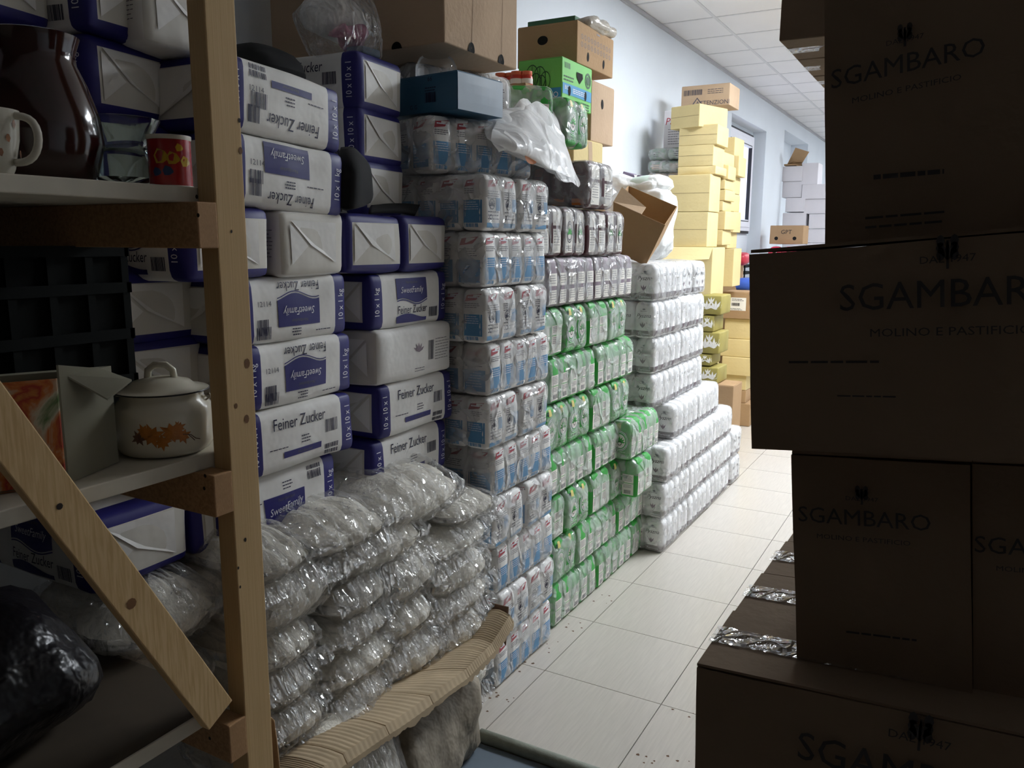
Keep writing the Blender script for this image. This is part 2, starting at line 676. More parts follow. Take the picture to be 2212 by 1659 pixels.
wallrun(ROOM_Y0, RA[0], 0, CEIL)
wallrun(RA[0], RA[1], RA[3], CEIL)
wallrun(RA[1], RB[0], 0, CEIL)
wallrun(RB[0], RB[1], 0, RB[2])
wallrun(RB[0], RB[1], RB[3], CEIL)
wallrun(RB[1], ROOM_Y1, 0, CEIL)
mb.box((WALL_X - TH, RA[0], 0), (WALL_X - .16, RA[1], RA[3]), plaster)
mb.box((WALL_X - TH, RB[0], RB[2]), (WALL_X - .25, RB[1], RB[3]), plaster)
struct('wall_left', mb.make('wall_left'))
mb = MB()
mb.box((ROOM_X1, ROOM_Y0, 0), (ROOM_X1 + .2, ROOM_Y1, CEIL), plaster)
struct('wall_right', mb.make('wall_right'))
mb = MB()
mb.box((WALL_X - TH, ROOM_Y1, 0), (ROOM_X1 + .2, ROOM_Y1 + .2, CEIL), plaster)
struct('wall_far', mb.make('wall_far'))
mb = MB()
mb.box((WALL_X - TH, ROOM_Y0 - .2, 0), (ROOM_X1 + .2, ROOM_Y0, CEIL), plaster_dark)
struct('wall_near', mb.make('wall_near'))
mb = MB()
mb.box((WALL_X, ROOM_Y0, CEIL - .03), (WALL_X + .02, ROOM_Y1, CEIL - .004), mat('grey_trim', '#b4b4b8', .6, .03))
struct('trim_1', mb.make('trim_1'))

# window in the first recess
wf = mat('white_window_frame', '#e4e4ec', .4, .02)
rub = mat('black_rubber_seal', '#26262c', .6, 0)
pane = mat('frosted_window_pane', '#dfe6ff', .3, 0, emit=('#dde4ff', .75))
wx = WALL_X - .16
wy0, wy1, wz0, wz1 = 8.85, 10.33, 1.685, 2.86
win = struct('window_1', None, None, loc=(wx, (wy0 + wy1) / 2, wz0))
w2, hh = (wy1 - wy0) / 2, wz1 - wz0


def ringbox(name, a, w, x0, x1, m, par):
    b = MB()
    y0, z0, y1, z1 = a
    b.box((x0, y0, z0), (x1, y0 + w, z1), m, .004)
    b.box((x0, y1 - w, z0), (x1, y1, z1), m, .004)
    b.box((x0, y0 + w, z0), (x1, y1 - w, z0 + w), m, .004)
    b.box((x0, y0 + w, z1 - w), (x1, y1 - w, z1), m, .004)
    return new(name, b.make(name), par)


ringbox('seal', (-w2, 0, w2, hh), .03, 0, .03, rub, win)
ringbox('outer_frame', (-w2 + .03, .03, w2 - .03, hh - .03), .05, 0, .05, wf, win)
ringbox('gasket', (-w2 + .16, .14, w2 - .16, hh - .14), .012, 0, .062, rub, win)
ringbox('sash', (-w2 + .075, .075, w2 - .075, hh - .075), .09, 0, .06, wf, win)
b = MB()
b.box((.005, -w2 + .16, .15), (.02, w2 - .16, hh - .15), pane)
new('pane', b.make('pane'), win)

# ------------------------------------------------------------------ packets of flour and sugar
TH_, WD_ = .0865, .104        # thin and wide side of one bag


def leaf(a, b, r, n=7, sc=1):
    pcs_v, pcs_f = [], []
    for k in range(n):
        w = math.pi / 2 + (k - (n - 1) / 2) * .5
        c, d = math.cos(w), math.sin(w)
        q = len(pcs_v)
        pcs_v += [(a, b), (a + .55 * r * c - .13 * r * d, b + .55 * r * d + .13 * r * c), (a + r * c, b + r * d), (a + .55 * r * c + .13 * r * d, b + .55 * r * d - .13 * r * c)]
        pcs_f.append((q, q + 1, q + 2, q + 3))
    return pcs_v, pcs_f


def bag_mesh(style):
    """one paper bag: wide faces are -y (front) and +y (back), thin sides are +x and -x"""
    rnd = random.Random(style)
    E_ = .0008
    pr = []
    H = {'blue': .17, 'green': .18, 'mauve': .18, 'maroon': .18, 'pyszna': .178}[style]
    def ex(o, u):
        tz = max(0, (u[2] - .3) / .7)
        k = 1 if style == 'green' else .35
        o.x -= .017 * k * tz * tz * u[0]
        o.y -= .008 * k * tz * tz * u[1]
        return o
    S = Soft(WD_, TH_, H, .024 if style == 'pyszna' else .016, .003, .002, 14, len(style), ex)
    base = {'blue': M['flour'], 'green': M['green'], 'mauve': M['mauve'], 'maroon': M['maroon'], 'pyszna': M['pyszna']}[style]
    matfn, cuts = None, None
    if style == 'blue':
        for f in ('+x', '-x'):
            pr.append((f, p_poly([(-.03, .132), (.012, .138), (.032, .158), (-.024, .152)]), M['redink'], E_))
            pr.append((f, p_lines(-.02, .144, .04, 1, .004, .01, rnd), M['whiteink'], E_ * 1.6))
            pr.append((f, p_lines(-.03, .125, .055, 3, .002, .006, rnd), M['greyink'], E_))
            pr.append((f, p_rect(-.034, .022, .034, .092), M['blueink'], E_))
            pr.append((f, p_lines(-.028, .084, .05, 4, .002, .007, rnd), M['whiteink'], E_ * 1.6))
            pr.append((f, p_bars(-.03, .008, .05, .012, 9, rnd), M['blueink'], E_))
        for f in ('-y', '+y'):
            if f == '+y':
                pr.append((f, p_lines(-.036, .055, .07, 3, .003, .011, rnd), M['greyink'], E_))
            pr.append((f, p_poly([(-.036, .13), (.014, .136), (.036, .158), (-.03, .152)]), M['redink'], E_))
            pr.append((f, p_lines(-.036, .118, .07, 4, .0022, .007, rnd), M['greyink'], E_))
            if f == '+y':
                pr.append((f, p_ring(-.012, .08, .014, .0165), M['navyink'], E_))
                pr.append((f, leaf(-.012, .074, .018), M['navyink'], E_))
            if f == '-y':
                pr.append((f, p_rect(-.04, .014, .04, .085), M['blueink'], E_))
                pr.append((f, p_lines(-.034, .075, .06, 6, .002, .009, rnd), M['whiteink'], E_ * 1.6))
            else:
                pr.append((f, p_rect(.012, .06, .04, .1), M['blueink'], E_))
                pr.append((f, p_rect(-.04, .006, .04, .022), M['blueink'], E_))
                pr.append((f, p_ring(-.018, .04, .007, .01, sy=.8), M['navyink'], E_))
    elif style == 'green':
        for f in ('+x', '-x'):
            pr.append((f, p_rect(-.03, .012, .026, .112), M['cream'], E_))
            pr.append((f, p_lines(-.024, .104, .042, 5, .0018, .006, rnd), M['greyink'], E_ * 1.6))
            pr.append((f, p_rect(-.03, .068, .026, .0705), M['green'], E_ * 1.6))
            pr.append((f, p_lines(-.024, .06, .042, 3, .0018, .006, rnd), M['greyink'], E_ * 1.6))
            pr.append((f, p_bars(-.02, .018, .034, .018, 9, rnd), M['greyink'], E_ * 1.6))
        f = '-y'
        for r in (.04, .035, .028):
            pr.append((f, p_ring(0, .088, r - .0022, r, sy=1.2), M['whiteink'], E_))
        pr.append((f, p_ring(0, .088, .0, .026, sy=1.2), M['cream'], E_))
        pr.append((f, leaf(0, .082, .03), M['green'], E_ * 1.6))
        pr.append((f, p_ring(0, .078, .008, .011), M['blackink'], E_ * 1.8))
        pr.append((f, p_text('TORTOWA', 0, .018, .02), M['palegreen'], E_))
        pr.append((f, p_lines(-.03, .034, .06, 1, .003, .006, rnd), M['palegreen'], E_))
        pr.append((f, p_rect(-.02, .146, .004, .172), M['yellowink'], E_))
        pr.append((f, p_ring(-.03, .157, .004, .008), M['navyink'], E_))
        f = '+y'
        pr.append((f, p_rect(-.04, .012, .04, .118), M['cream'], E_))
        pr.append((f, p_lines(-.034, .11, .066, 4, .002, .006, rnd), M['greyink'], E_ * 1.6))
        pr.append((f, p_rect(-.04, .078, .04, .0805), M['green'], E_ * 1.6))
        pr.append((f, p_lines(-.034, .07, .066, 5, .002, .007, rnd), M['greyink'], E_ * 1.6))
    elif style == 'mauve':
        for f in ('+x', '-x', '-y', '+y'):
            w = .031 if f[1] == 'x' else .042
            pr.append((f, p_rect(-w, .01, w, .062), M['cream'], E_))
            pr.append((f, p_rect(-w, .078, w, .125), M['cream'], E_))
            pr.append((f, p_lines(-w + .005, .115, w * 1.6, 4, .0018, .009, rnd), M['greyink'], E_ * 1.6))
            pr.append((f, p_lines(-w + .005, .054, w * 1.6, 4, .0018, .009, rnd), M['greyink'], E_ * 1.6))
    elif style == 'maroon':
        for f in ('+x', '-x'):
            pr.append((f, p_rect(-.026, .008, .026, .034), M['orangeink'], E_))
            pr.append((f, p_lines(-.02, .15, .04, 4, .0018, .008, rnd), M['orangeink'], E_))
            pr.append((f, p_lines(-.02, .1, .04, 6, .0015, .007, rnd), M['mauve'], E_))
        pr.append(('-y', p_rect(-.034, .012, .03, .165), M['cream'], E_))
        for r in (.028, .022):
            pr.append(('-y', p_ring(0, .09, r - .003, r, sy=1.5), M['greyink'], E_ * 1.6))
        pr.append(('-y', leaf(0, .082, .03), M['green'], E_ * 1.6))
        pr.append(('-y', p_lines(-.028, .035, .05, 3, .002, .008, rnd), M['greyink'], E_ * 1.6))
        pr.append(('+y', p_rect(-.03, .012, .036, .1), M['cream'], E_))
        pr.append(('+y', p_rect(-.03, .112, .036, .165), M['cream'], E_))
        pr.append(('+y', p_lines(-.024, .09, .05, 6, .002, .01, rnd), M['greyink'], E_ * 1.6))
    else:
        cuts = {2: [.037 - H / 2, .004 - H / 2]}

        def matfn(f, a, b):
            return M['band'] if (f[1] != 'z' and .004 < b < .037) else M['pyszna']
        for f in ('-y', '+y'):
            pr.append((f, p_text('Pyszna', 0, .108, .028, 0, .35), M['blackink'], E_))
            pr.append((f, leaf(0, .138, .012, 5), M['greyink'], E_))
            pr.append((f, p_lines(-.018, .132, .036, 1, .002, .005, rnd), M['greyink'], E_))
            pr.append((f, leaf(-.005, .05, .03, 3), M['mauve'], E_))
            pr.append((f, p_text('Tortowa', .002, .021, .018, 0, .2), M['whiteink'], E_))
        for f in ('+x', '-x'):
            pr.append((f, p_lines(-.01, .128, .02, 2, .003, .008, rnd), M['greyink'], E_))
            pr.append((f, p_lines(-.012, .1, .02, 6, .0015, .007, rnd), M['mauve'], E_))
    return S.mesh('paper_bag', base, (3, 3, 4), cuts, matfn, pr)


BAG = {s: bag_mesh(s) for s in ('blue', 'green', 'mauve', 'maroon', 'pyszna')}
HGT = {'blue': .172, 'green': .182, 'mauve': .182, 'maroon': .182, 'pyszna': .18}
_film = {}


def film_mesh(style, mode, hole, seed):
    k = (style, mode, hole, seed)
    if k in _film:
        return _film[k]
    H = HGT[style] + .003
    dx, dy = (2 * WD_ + .006, 5 * TH_ + .006) if mode == 'side' else (5 * TH_ + .006, 2 * WD_ + .006)
    nb = 5 if mode == 'side' else 2

    def extra(o, u):
        tz = max(0, (u[2] - .3) / .7)
        if u[0] > 0:
            o.x -= (.02 if style == 'green' else .007) * tz * tz * u[0]
        if u[0] > -.9:
            g = abs(math.cos(math.pi * nb * (u[1] + 1) / 2)) if nb == 5 else 1 - max(0, 1 - abs(u[1]) * 6)
            g = (1 - g) ** 2 if nb == 5 else (1 - g)
            dpt = .004 if nb == 5 else .003
            if u[0] > .9:
                o.x -= dpt * g
            if u[2] > .9:
                o.z -= dpt * g
        return o
    S = Soft(dx, dy, H, .022, .004, .007, 9, seed, extra)

    def mf(f, a, b):
        if hole and f == '+x':
            if .004 < a < .036 and .048 < b < .122:
                return None
        return FILMG if style == 'green' else FILM
    n = (8, 22, 10) if mode == 'side' else (10, 16, 12)
    cuts = {1: [.004, .036], 2: [.048 - H / 2, .122 - H / 2]} if hole else None
    _film[k] = S.mesh('film', FILMG if style == 'green' else FILM, n, cuts, mf)
    return _film[k]


PK = [0]


def flour_pack(style, mode, x, y0, z, label, group, full=False, back=False, rz=0, dark=None, sy=1, jig=.004):
    """x = plane of the face turned to the aisle, y0 = near end, z = underside"""
    PK[0] += 1
    rnd = random.Random(PK[0])
    dx, dy = (2 * WD_, 5 * TH_) if mode == 'side' else (5 * TH_, 2 * WD_)
    root = new('flour_pack', None, None, (x - dx / 2 + rnd.uniform(-jig, jig), y0 + dy / 2, z), rz + rnd.uniform(-.008, .008), label, 'flour pack', group)
    root.scale.y = sy
    if mode == 'side':
        for i in range(5):
            for j in ((0, 1) if full or i == 0 else (0,)):
                new('paper_bag', BAG[style], root, (dx / 2 - WD_ / 2 - j * WD_, -dy / 2 + (i + .5) * TH_, .001), rnd.uniform(-.03, .03))
    else:
        for i in range(5):
            for j in range(2):
                if not full and i > 0:
                    continue
                if full and i > 0 and j == 1:
                    continue
                new('paper_bag', BAG[style], root, (dx / 2 - TH_ / 2 - i * TH_, -dy / 2 + (j + .5) * WD_, .001), R(-90 if back else 90) + rnd.uniform(-.02, .02))
    new('film', film_mesh(style, mode, mode == 'end', PK[0] % 3), root)
    return root


ORD = ['bottom', 'second', 'third', 'fourth', 'fifth', 'sixth', 'seventh', 'eighth', 'ninth', 'top']
FB = -1.33
# white packs with blue panels: ten rows, end-on rows and five-bag rows in turn
blue_rows = [('side', [2.275]), ('end', [2.28, 2.5]), ('side', [2.275]), ('end', [2.235, 2.47]), ('side', [2.25]), ('end', [2.2, 2.425]), ('side', [2.215]), ('end', [2.18, 2.405]), ('side', [2.185]), ('end', [2.185, 2.4])]
for r, (mode, ys) in enumerate(blue_rows):
    for n, y in enumerate(ys):
        if mode == 'side':
            lab = 'white flour pack with blue panels, five bags facing aisle, %s row of its stack' % ORD[r]
        else:
            lab = 'white flour pack with blue panels, end with handle hole, %s row, %s one' % (ORD[r], ['left', 'right'][n])
        flour_pack('blue', mode, FB + (.006 if mode == 'end' else 0), y, .002 + r * .1782, lab, 'white and blue flour packs', full=(n == 0), back=(mode == 'end'))
# green packs
GB = -1.36
PG = .1895
gr = [
    (0, 'side', 2.785, 0), (0, 'side', 3.225, 0),
    (1, 'end', 2.785, 0), (1, 'side', 3.01, 0), (1, 'side', 3.45, 0),
    (2, 'end', 2.665, 1), (2, 'end', 2.895, 0), (2, 'end', 3.135, 1), (2, 'end', 3.365, 0),
    (3, 'side', 2.72, 0), (3, 'side', 3.16, 0),
    (4, 'end', 2.68, 0), (4, 'end', 2.9, 0), (4, 'end', 3.125, 1), (4, 'end', 3.35, 0),
    (5, 'side', 2.73, 0), (5, 'side', 3.18, 0),
    (6, 'end', 2.615, 1), (6, 'end', 2.845, 0), (6, 'end', 3.07, 1), (6, 'end', 3.29, 0)]
cnt = {}
for r, mode, y, bk in gr:
    n = cnt.get(r, 0)
    cnt[r] = n + 1
    face = 'five bags facing aisle' if mode == 'side' else ('white text panel facing aisle' if bk else 'round emblem facing aisle')
    flour_pack('green', mode, GB, y, .002 + r * PG, 'green flour pack, %s, %s row up, %s from the left' % (face, ORD[r], ['first', 'second', 'third', 'fourth'][n]), 'green flour packs in the tall stack', full=(mode == 'side' and r in (1, 3, 5)), back=bool(bk))
flour_pack('green', 'end', GB, 3.665, .002, 'green flour pack at floor level beside the dark-banded white packs', 'green flour packs in the tall stack', back=True)
p = U(1382, 850, x=-1.27)
flour_pack('green', 'end', -1.27, p.y, .004 + 2 * PG, 'green flour pack with white panel jutting out left of the white packs', 'green flour packs in the tall stack', full=True, back=True)
flour_pack('green', 'side', -1.29, p.y - .06, .004 + 3 * PG, 'green five-bag flour pack lying on the pack that juts out', 'green flour packs in the tall stack', full=True, sy=.9)
for n, y in enumerate((2.69, 3.125)):
    flour_pack('mauve', 'side', GB, y, .002 + 7 * PG, 'flour pack of mauve and white bags on the green stack, %s of two' % ['left', 'right'][n], 'mauve flour packs')
for n, (y, bk) in enumerate(((2.6, 1), (2.82, 0), (3.03, 1), (3.235, 0))):
    flour_pack('maroon', 'end', GB, y, .002 + 8 * PG, 'maroon and white flour pack end above the mauve packs, %s from the left' % ['first', 'second', 'third', 'fourth'][n], 'maroon flour packs', back=bool(bk), sy=.96)
flour_pack('maroon', 'end', GB + .01, 3.035, .002 + 9 * PG, 'shiny maroon flour pack under the draped white carrier bag', 'maroon flour packs', full=True, back=True, sy=1.25)
flour_pack('maroon', 'end', -1.52, 2.62, .002 + 9 * PG + .02, 'maroon flour pack in wrinkled film behind the blue-panelled packs', 'maroon flour packs', full=True, back=True)

# white packs with a dark band at the foot
YP = [3.785, 4.225]
for r in range(4):
    z = .736 + r * .1835
    for n, y in enumerate(YP):
        if r == 3 and n == 1:
            continue
        flour_pack('pyszna', 'side', FB, y + (.03 if r < 2 else 0), z, 'white flour pack with dark foot band, upper block, %s row up, %s pack' % (ORD[r].replace('bottom', 'first'), ['near', 'far'][n]), 'white flour packs with dark band', full=(n == 0))
for n in range(2):
    flour_pack('pyszna', 'end', FB - .01, 4.235 + n * .225, .736 + 3 * .1835, 'white flour pack turned end-on at the top of its block, %s of two' % ['near', 'far'][n], 'white flour packs with dark band', full=(n == 0))
lower = [[3.79, 4.23, 4.67], [3.79, 4.22, 4.66], [3.81, 4.235, 4.66], [4.0, 4.44]]
for r, ys in enumerate(lower):
    for n, y in enumerate(ys):
        flour_pack('pyszna', 'side', -1.24 if r < 3 else -1.27, y, .002 + r * .1835, 'white flour pack with dark foot band near the floor, %s row, %s along the aisle' % (ORD[r], ['first', 'second', 'third'][n]), 'white flour packs with dark band', full=(n == 0))
for r in range(2):
    flour_pack('pyszna', 'end', -1.24, 5.15, .002 + r * .1835, 'white flour pack standing end-on at the far end of its block, %s' % ['lower', 'upper'][r], 'white flour packs with dark band', full=True)
# one pack askew on top of the blue-panelled stack, and white packs higher still
flour_pack('blue', 'side', -1.52 + .104, 2.365 - .216, 1.785, 'white flour pack lying askew on the stack under the blue carton', 'white and blue flour packs', full=True, rz=R(-18))
flour_pack('pyszna', 'side', -1.6, 2.33, 1.985, 'white flour pack with script lettering under the large brown carton', None, full=True, rz=R(-22))
# green packs on the maroon ones
flour_pack('green', 'side', -1.594, 2.66, 1.985, 'green flour pack with three bags showing above the carrier bag', 'loose green flour packs on top', full=True, rz=R(-50))
flour_pack('green', 'end', -1.44, 3.0, 1.955, 'green flour pack with emblem above the draped carrier bag', 'loose green flour packs on top', full=True)

# ---- ten-kilo paper packs of sugar
SL, SD, SH = .385, .24, .158


def zucker(rnd, flipped, variant):
    """print on the long side"""
    E_ = .0014
    f = '+x'
    P = []

    def a(pc, m, k=1):
        P.append((f, p_rot(pc, 0, SH / 2) if flipped else pc, m, E_ * k))
    n = 12
    if variant == 0:      # label above, name below
        tp = [(-.075 + .15 * i / n, .142) for i in range(n + 1)]
        bt = [(-.075 + .15 * i / n, .076 + .008 * math.sin(math.pi * 2 * (i / n) + .6)) for i in range(n + 1)]
        a(p_strip(tp, bt), M['navy'])
        bt2 = [(q[0], q[1] - .006) for q in bt]
        a(p_strip([(q[0], q[1] - .003) for q in bt], bt2), M['navy'])
        a(p_text('SweetFamily', 0, .105, .026, 0, .25, .85), M['whiteink'], 1.7)
        a(p_text('Nordzucker', 0, .13, .012), M['greyink'], 1.7)
        a(p_text('Feiner Zucker', 0, .05, .034, 0, .1, .75), M['navyink'])
        wv = [(-.08 + .15 * i / n, .03 + .008 * math.sin(5 * i / n)) for i in range(n + 1)]
        a(p_strip(wv, [(q[0], .012) for q in wv]), M['navy'])
        a(p_bars(.085, .02, .045, .03, 13, rnd), M['navyink'])
    elif variant == 4:    # label in the middle, name at the foot
        tp = [(-.08 + .145 * i / n, .122) for i in range(n + 1)]
        bt = [(-.08 + .145 * i / n, .05 + .009 * math.sin(math.pi * 2 * (i / n) + .9)) for i in range(n + 1)]
        a(p_strip(tp, bt), M['navy'])
        bt2 = [(q[0], q[1] - .0035) for q in bt]
        a(p_strip(bt2, [(q[0], q[1] - .0025) for q in bt2]), M['navy'])
        a(p_text('SweetFamily', -.005, .083, .027, 0, .25, .8), M['whiteink'], 1.7)
        a(p_text('Nordzucker', -.005, .109, .012), M['greyink'], 1.7)
        a(p_text('Feiner Zucker', -.01, .024, .034, 0, .1, .75), M['navyink'])
        a(p_bars(.088, .118, .045, .03, 13, rnd), M['navyink'])
        a(p_lines(-.01, .142, .035, 3, .0028, .007, rnd), M['navyink'])
        a(p_lines(-.12, .138, .06, 1, .0022, .008, rnd), M['navyink'])
    elif variant == 3:    # name on top, label cut off below
        a(p_text('Feiner Zucker', .0, .136, .036, 0, .1, .75), M['navyink'])
        a(p_lines(-.01, .108, .035, 3, .0028, .007, rnd), M['navyink'])
        a(p_lines(-.11, .098, .06, 1, .0022, .008, rnd), M['navyink'])
        a(p_bars(.09, .08, .04, .03, 13, rnd), M['navyink'])
        a(p_rect(-.06, .01, .085, .082, 6, 6), M['navy'])
        a(p_text('SweetFamily', .012, .035, .027, 0, .25, .8), M['whiteink'], 1.7)
        a(p_text('Nordzucker', .012, .068, .012), M['greyink'], 1.7)
    elif variant == 1:    # name above, band below
        a(p_text('Feiner Zucker', -.015, .122, .042, 0, .1, .75), M['navyink'])
        a(p_bars(.075, .07, .05, .034, 14, rnd), M['navyink'])
        a(p_lines(-.015, .078, .035, 3, .0028, .008, rnd), M['navyink'])
        a(p_lines(-.12, .06, .06, 1, .0022, .008, rnd), M['navyink'])
        a(p_rect(-.075, .034, .06, .05), M['navy'])
        a(p_text('Nordzucker', 0, .041, .011), M['greyink'], 1.7)
        a(p_bars(.075, .008, .05, .03, 14, rnd), M['navyink'])
    else:                 # label below, bars and small print above
        a(p_bars(.08, .112, .05, .036, 14, rnd), M['navyink'])
        a(p_lines(-.01, .125, .035, 3, .0028, .008, rnd), M['navyink'])
        tp = [(-.075 + .14 * i / n, .098) for i in range(n + 1)]
        bt = [(-.07 + .135 * i / n, .034 + .007 * math.sin(math.pi * 2 * (i / n) + 3)) for i in range(n + 1)]
        a(p_strip(tp, bt), M['navy'])
        a(p_strip([(q[0], q[1] - .01 - .012 * (i / n) * (1 - i / n)) for i, q in enumerate(bt)], [(q[0], .008) for q in bt]), M['navy'])
        a(p_text('SweetFamily', 0, .062, .027, .1, .25, .85), M['whiteink'], 1.7)
        a(p_text('Nordzucker', 0, .087, .012), M['greyink'], 1.7)
        a(p_lines(-.14, .09, .06, 1, .0022, .008, rnd), M['navyink'])
    for s in (1, -1):
        P.append((f, p_text('10 x 1 kg' if variant != 1 else '10 x 10 x 1', s * .164, SH * .5, .028, R(90), 0, .8), M['whiteink'], E_ * 1.5))
    if flipped:
        P.append((f, p_text('12114', -.105, .095, .018), M['greyink'], E_))
        P.append((f, p_bars(-.13, .02, .035, .038, 12, rnd), M['navyink'], E_))
    return P


def sugar_mesh(flipped, variant, seed, plain=False):
    rnd = random.Random(seed)
    S = Soft(SD, SL, SH, .019, .005, .006, 7, seed)
    pr = [] if plain else zucker(rnd, flipped, variant)
    cut = SL / 2 - .052
    cuts = {1: [cut, -cut], 2: [.022 - SH / 2, SH / 2 - .022], 0: [SD / 2 - .026]}

    def mf(f, a, b):
        if f[1] == 'y':
            if plain:
                return M['paper_end']
            return M['navy'] if (b < .022 or b > SH - .022) or a > SD / 2 - .026 else M['paper_end']
        if plain:
            return M['paper']
        y = a if f[1] == 'x' else b
        return M['navy'] if abs(y) > cut else M['paper']
    # folded triangular flap on each end
    for f, s in (('-y', 1), ('+y', -1)):
        pts = [(-.08, .03), (.02, .075), (.085, .135), (-.08, .132)]
        pr.append((f, p_poly([(s * a, b) for a, b in pts]), M['paper'], .003))
        pr.append((f, p_poly([(s * .03, .074), (s * .088, .028), (s * .088, .128)]), M['paper'], .0025))
    if plain:
        pr.append(('+x', p_bars(.05, .05, .03, .06, 10, rnd), M['greyink'], .001))
        pr.append(('+x', p_lines(.09, .11, .08, 8, .0016, .009, rnd), M['greyink'], .001))
        pr.append(('+x', p_lines(-.02, .03, .05, 2, .002, .008, rnd), M['greyink'], .001))
        pr.append(('+x', leaf(0, .08, .03, 5), M['mauve'], .001))
    return S.mesh('wrapper', M['paper'], (4, 12, 7), cuts, mf, pr)


SUG = {}


def sugar_pack(x, yc, z, label, group, flipped=False, variant=0, seed=0, rz=0, plain=False, tilt=0):
    k = (flipped, variant, seed % 3, plain)
    if k not in SUG:
        SUG[k] = sugar_mesh(*k)
    off = Vector((SD / 2 if abs(rz) < .8 else SL / 2, 0, 0))
    o = new('sugar_pack', None, None, (x - off.x, yc, z), 0, label, 'sugar pack', group)
    o.rotation_euler = (tilt, 0, rz)
    new('wrapper', SUG[k], o)
    return o


SX = -1.45
Z0s = .845
PS = .1605
c1 = [(True if v == 'f' else False, n) for v, n in (('n', 2), ('n', 1), ('f', 4), ('f', 4))]
nm = ['bottom', 'second', 'third', 'fourth', 'fifth', 'top']
for r, (fl, va) in enumerate(c1):
    sugar_pack(SX + [-.01, .01, 0, -.005][r], [1.43, 1.485, 1.5, 1.49][r], Z0s + r * PS, 'white and navy sugar pack beside the wooden post, %s of four%s' % (nm[r], ', print upside down' if fl else ''), 'sugar packs in the near column', fl, va, r)
c2 = [(False, 1, False), (False, 1, False), (False, 0, True), (False, 0, False)]
for r, (fl, va, pl) in enumerate(c2):
    sugar_pack(SX + [0, .01, .015, 0][r], [1.955, 1.98, 1.97, 1.965][r], Z0s - .005 + r * PS, ('plain white sugar pack showing its blank back, third in the right column' if pl else 'white and navy sugar pack in the right column, %s of four' % nm[r]), 'sugar packs in the right column', fl, va, r, plain=pl)
for n, (y, pl) in enumerate(((1.285, False), (1.545, True), (1.8, False), (2.03, False))):
    sugar_pack(SX + .005, y, Z0s + 4 * PS - .003, 'sugar pack turned end-on in the middle row, %s from the post%s' % (['first', 'second', 'third', 'fourth'][n], ', plain white' if pl else ''), 'end-on sugar packs', False, 0, n, R(-90) + [0, .04, -.02, .03][n], pl)
for r in range(2):
    sugar_pack(SX + .01, 1.47, Z0s + (5 + r) * PS - .003, 'tilted sugar pack with upside-down print near the top beside the post, %s one' % ['lower', 'upper'][r], 'upper sugar packs', True, [3, 1][r], r, rz=[0, .03][r], tilt=R(-3.5))
sugar_pack(SX - .1, 1.3, Z0s + 7 * PS + .012, 'sugar pack at the very top, half hidden by the post', 'upper sugar packs', False, 0, 1, R(-90), True)
for r in range(4):
    sugar_pack(-1.56, 1.965, 1.497 + .148 * r, 'end-on sugar pack in the column behind, %s of four' % ['bottom', 'second', 'third', 'top'][r], 'rear end-on sugar packs', False, 1, r, R(-90) + .1)
# sugar behind the shelf
k = 0
for y, z, x in ((1.16, 1.67, -1.62), (.9, 1.67, -1.64), (1.18, 1.83, -1.63), (.92, 1.99, -1.66), (1.17, 1.99, -1.6)):
    k += 1
    sugar_pack(x, y, z, 'sugar pack seen through the wooden shelf above the mugs, %s' % ['lower right', 'lower left', 'middle right', 'upper left', 'upper right'][k - 1], 'sugar packs behind the shelf', False, 0, k, R(-90) + .15)
for y, z in ((1.19, 1.34), (1.2, 1.19), (1.2, 1.03)):
    k += 1
    sugar_pack(-1.6, y, z, 'dim sugar pack behind the enamel pot, %s' % ['upper', 'middle', 'lower'][k - 6], 'sugar packs behind the shelf', False, 0, k, R(-90))
for n, y in enumerate((1.05, 1.3)):
    sugar_pack(-1.5, y, .85, 'dim sugar pack below the lower shelf board, %s one' % ['left', 'right'][n], 'sugar packs behind the shelf', False, 0, n, R(-90))

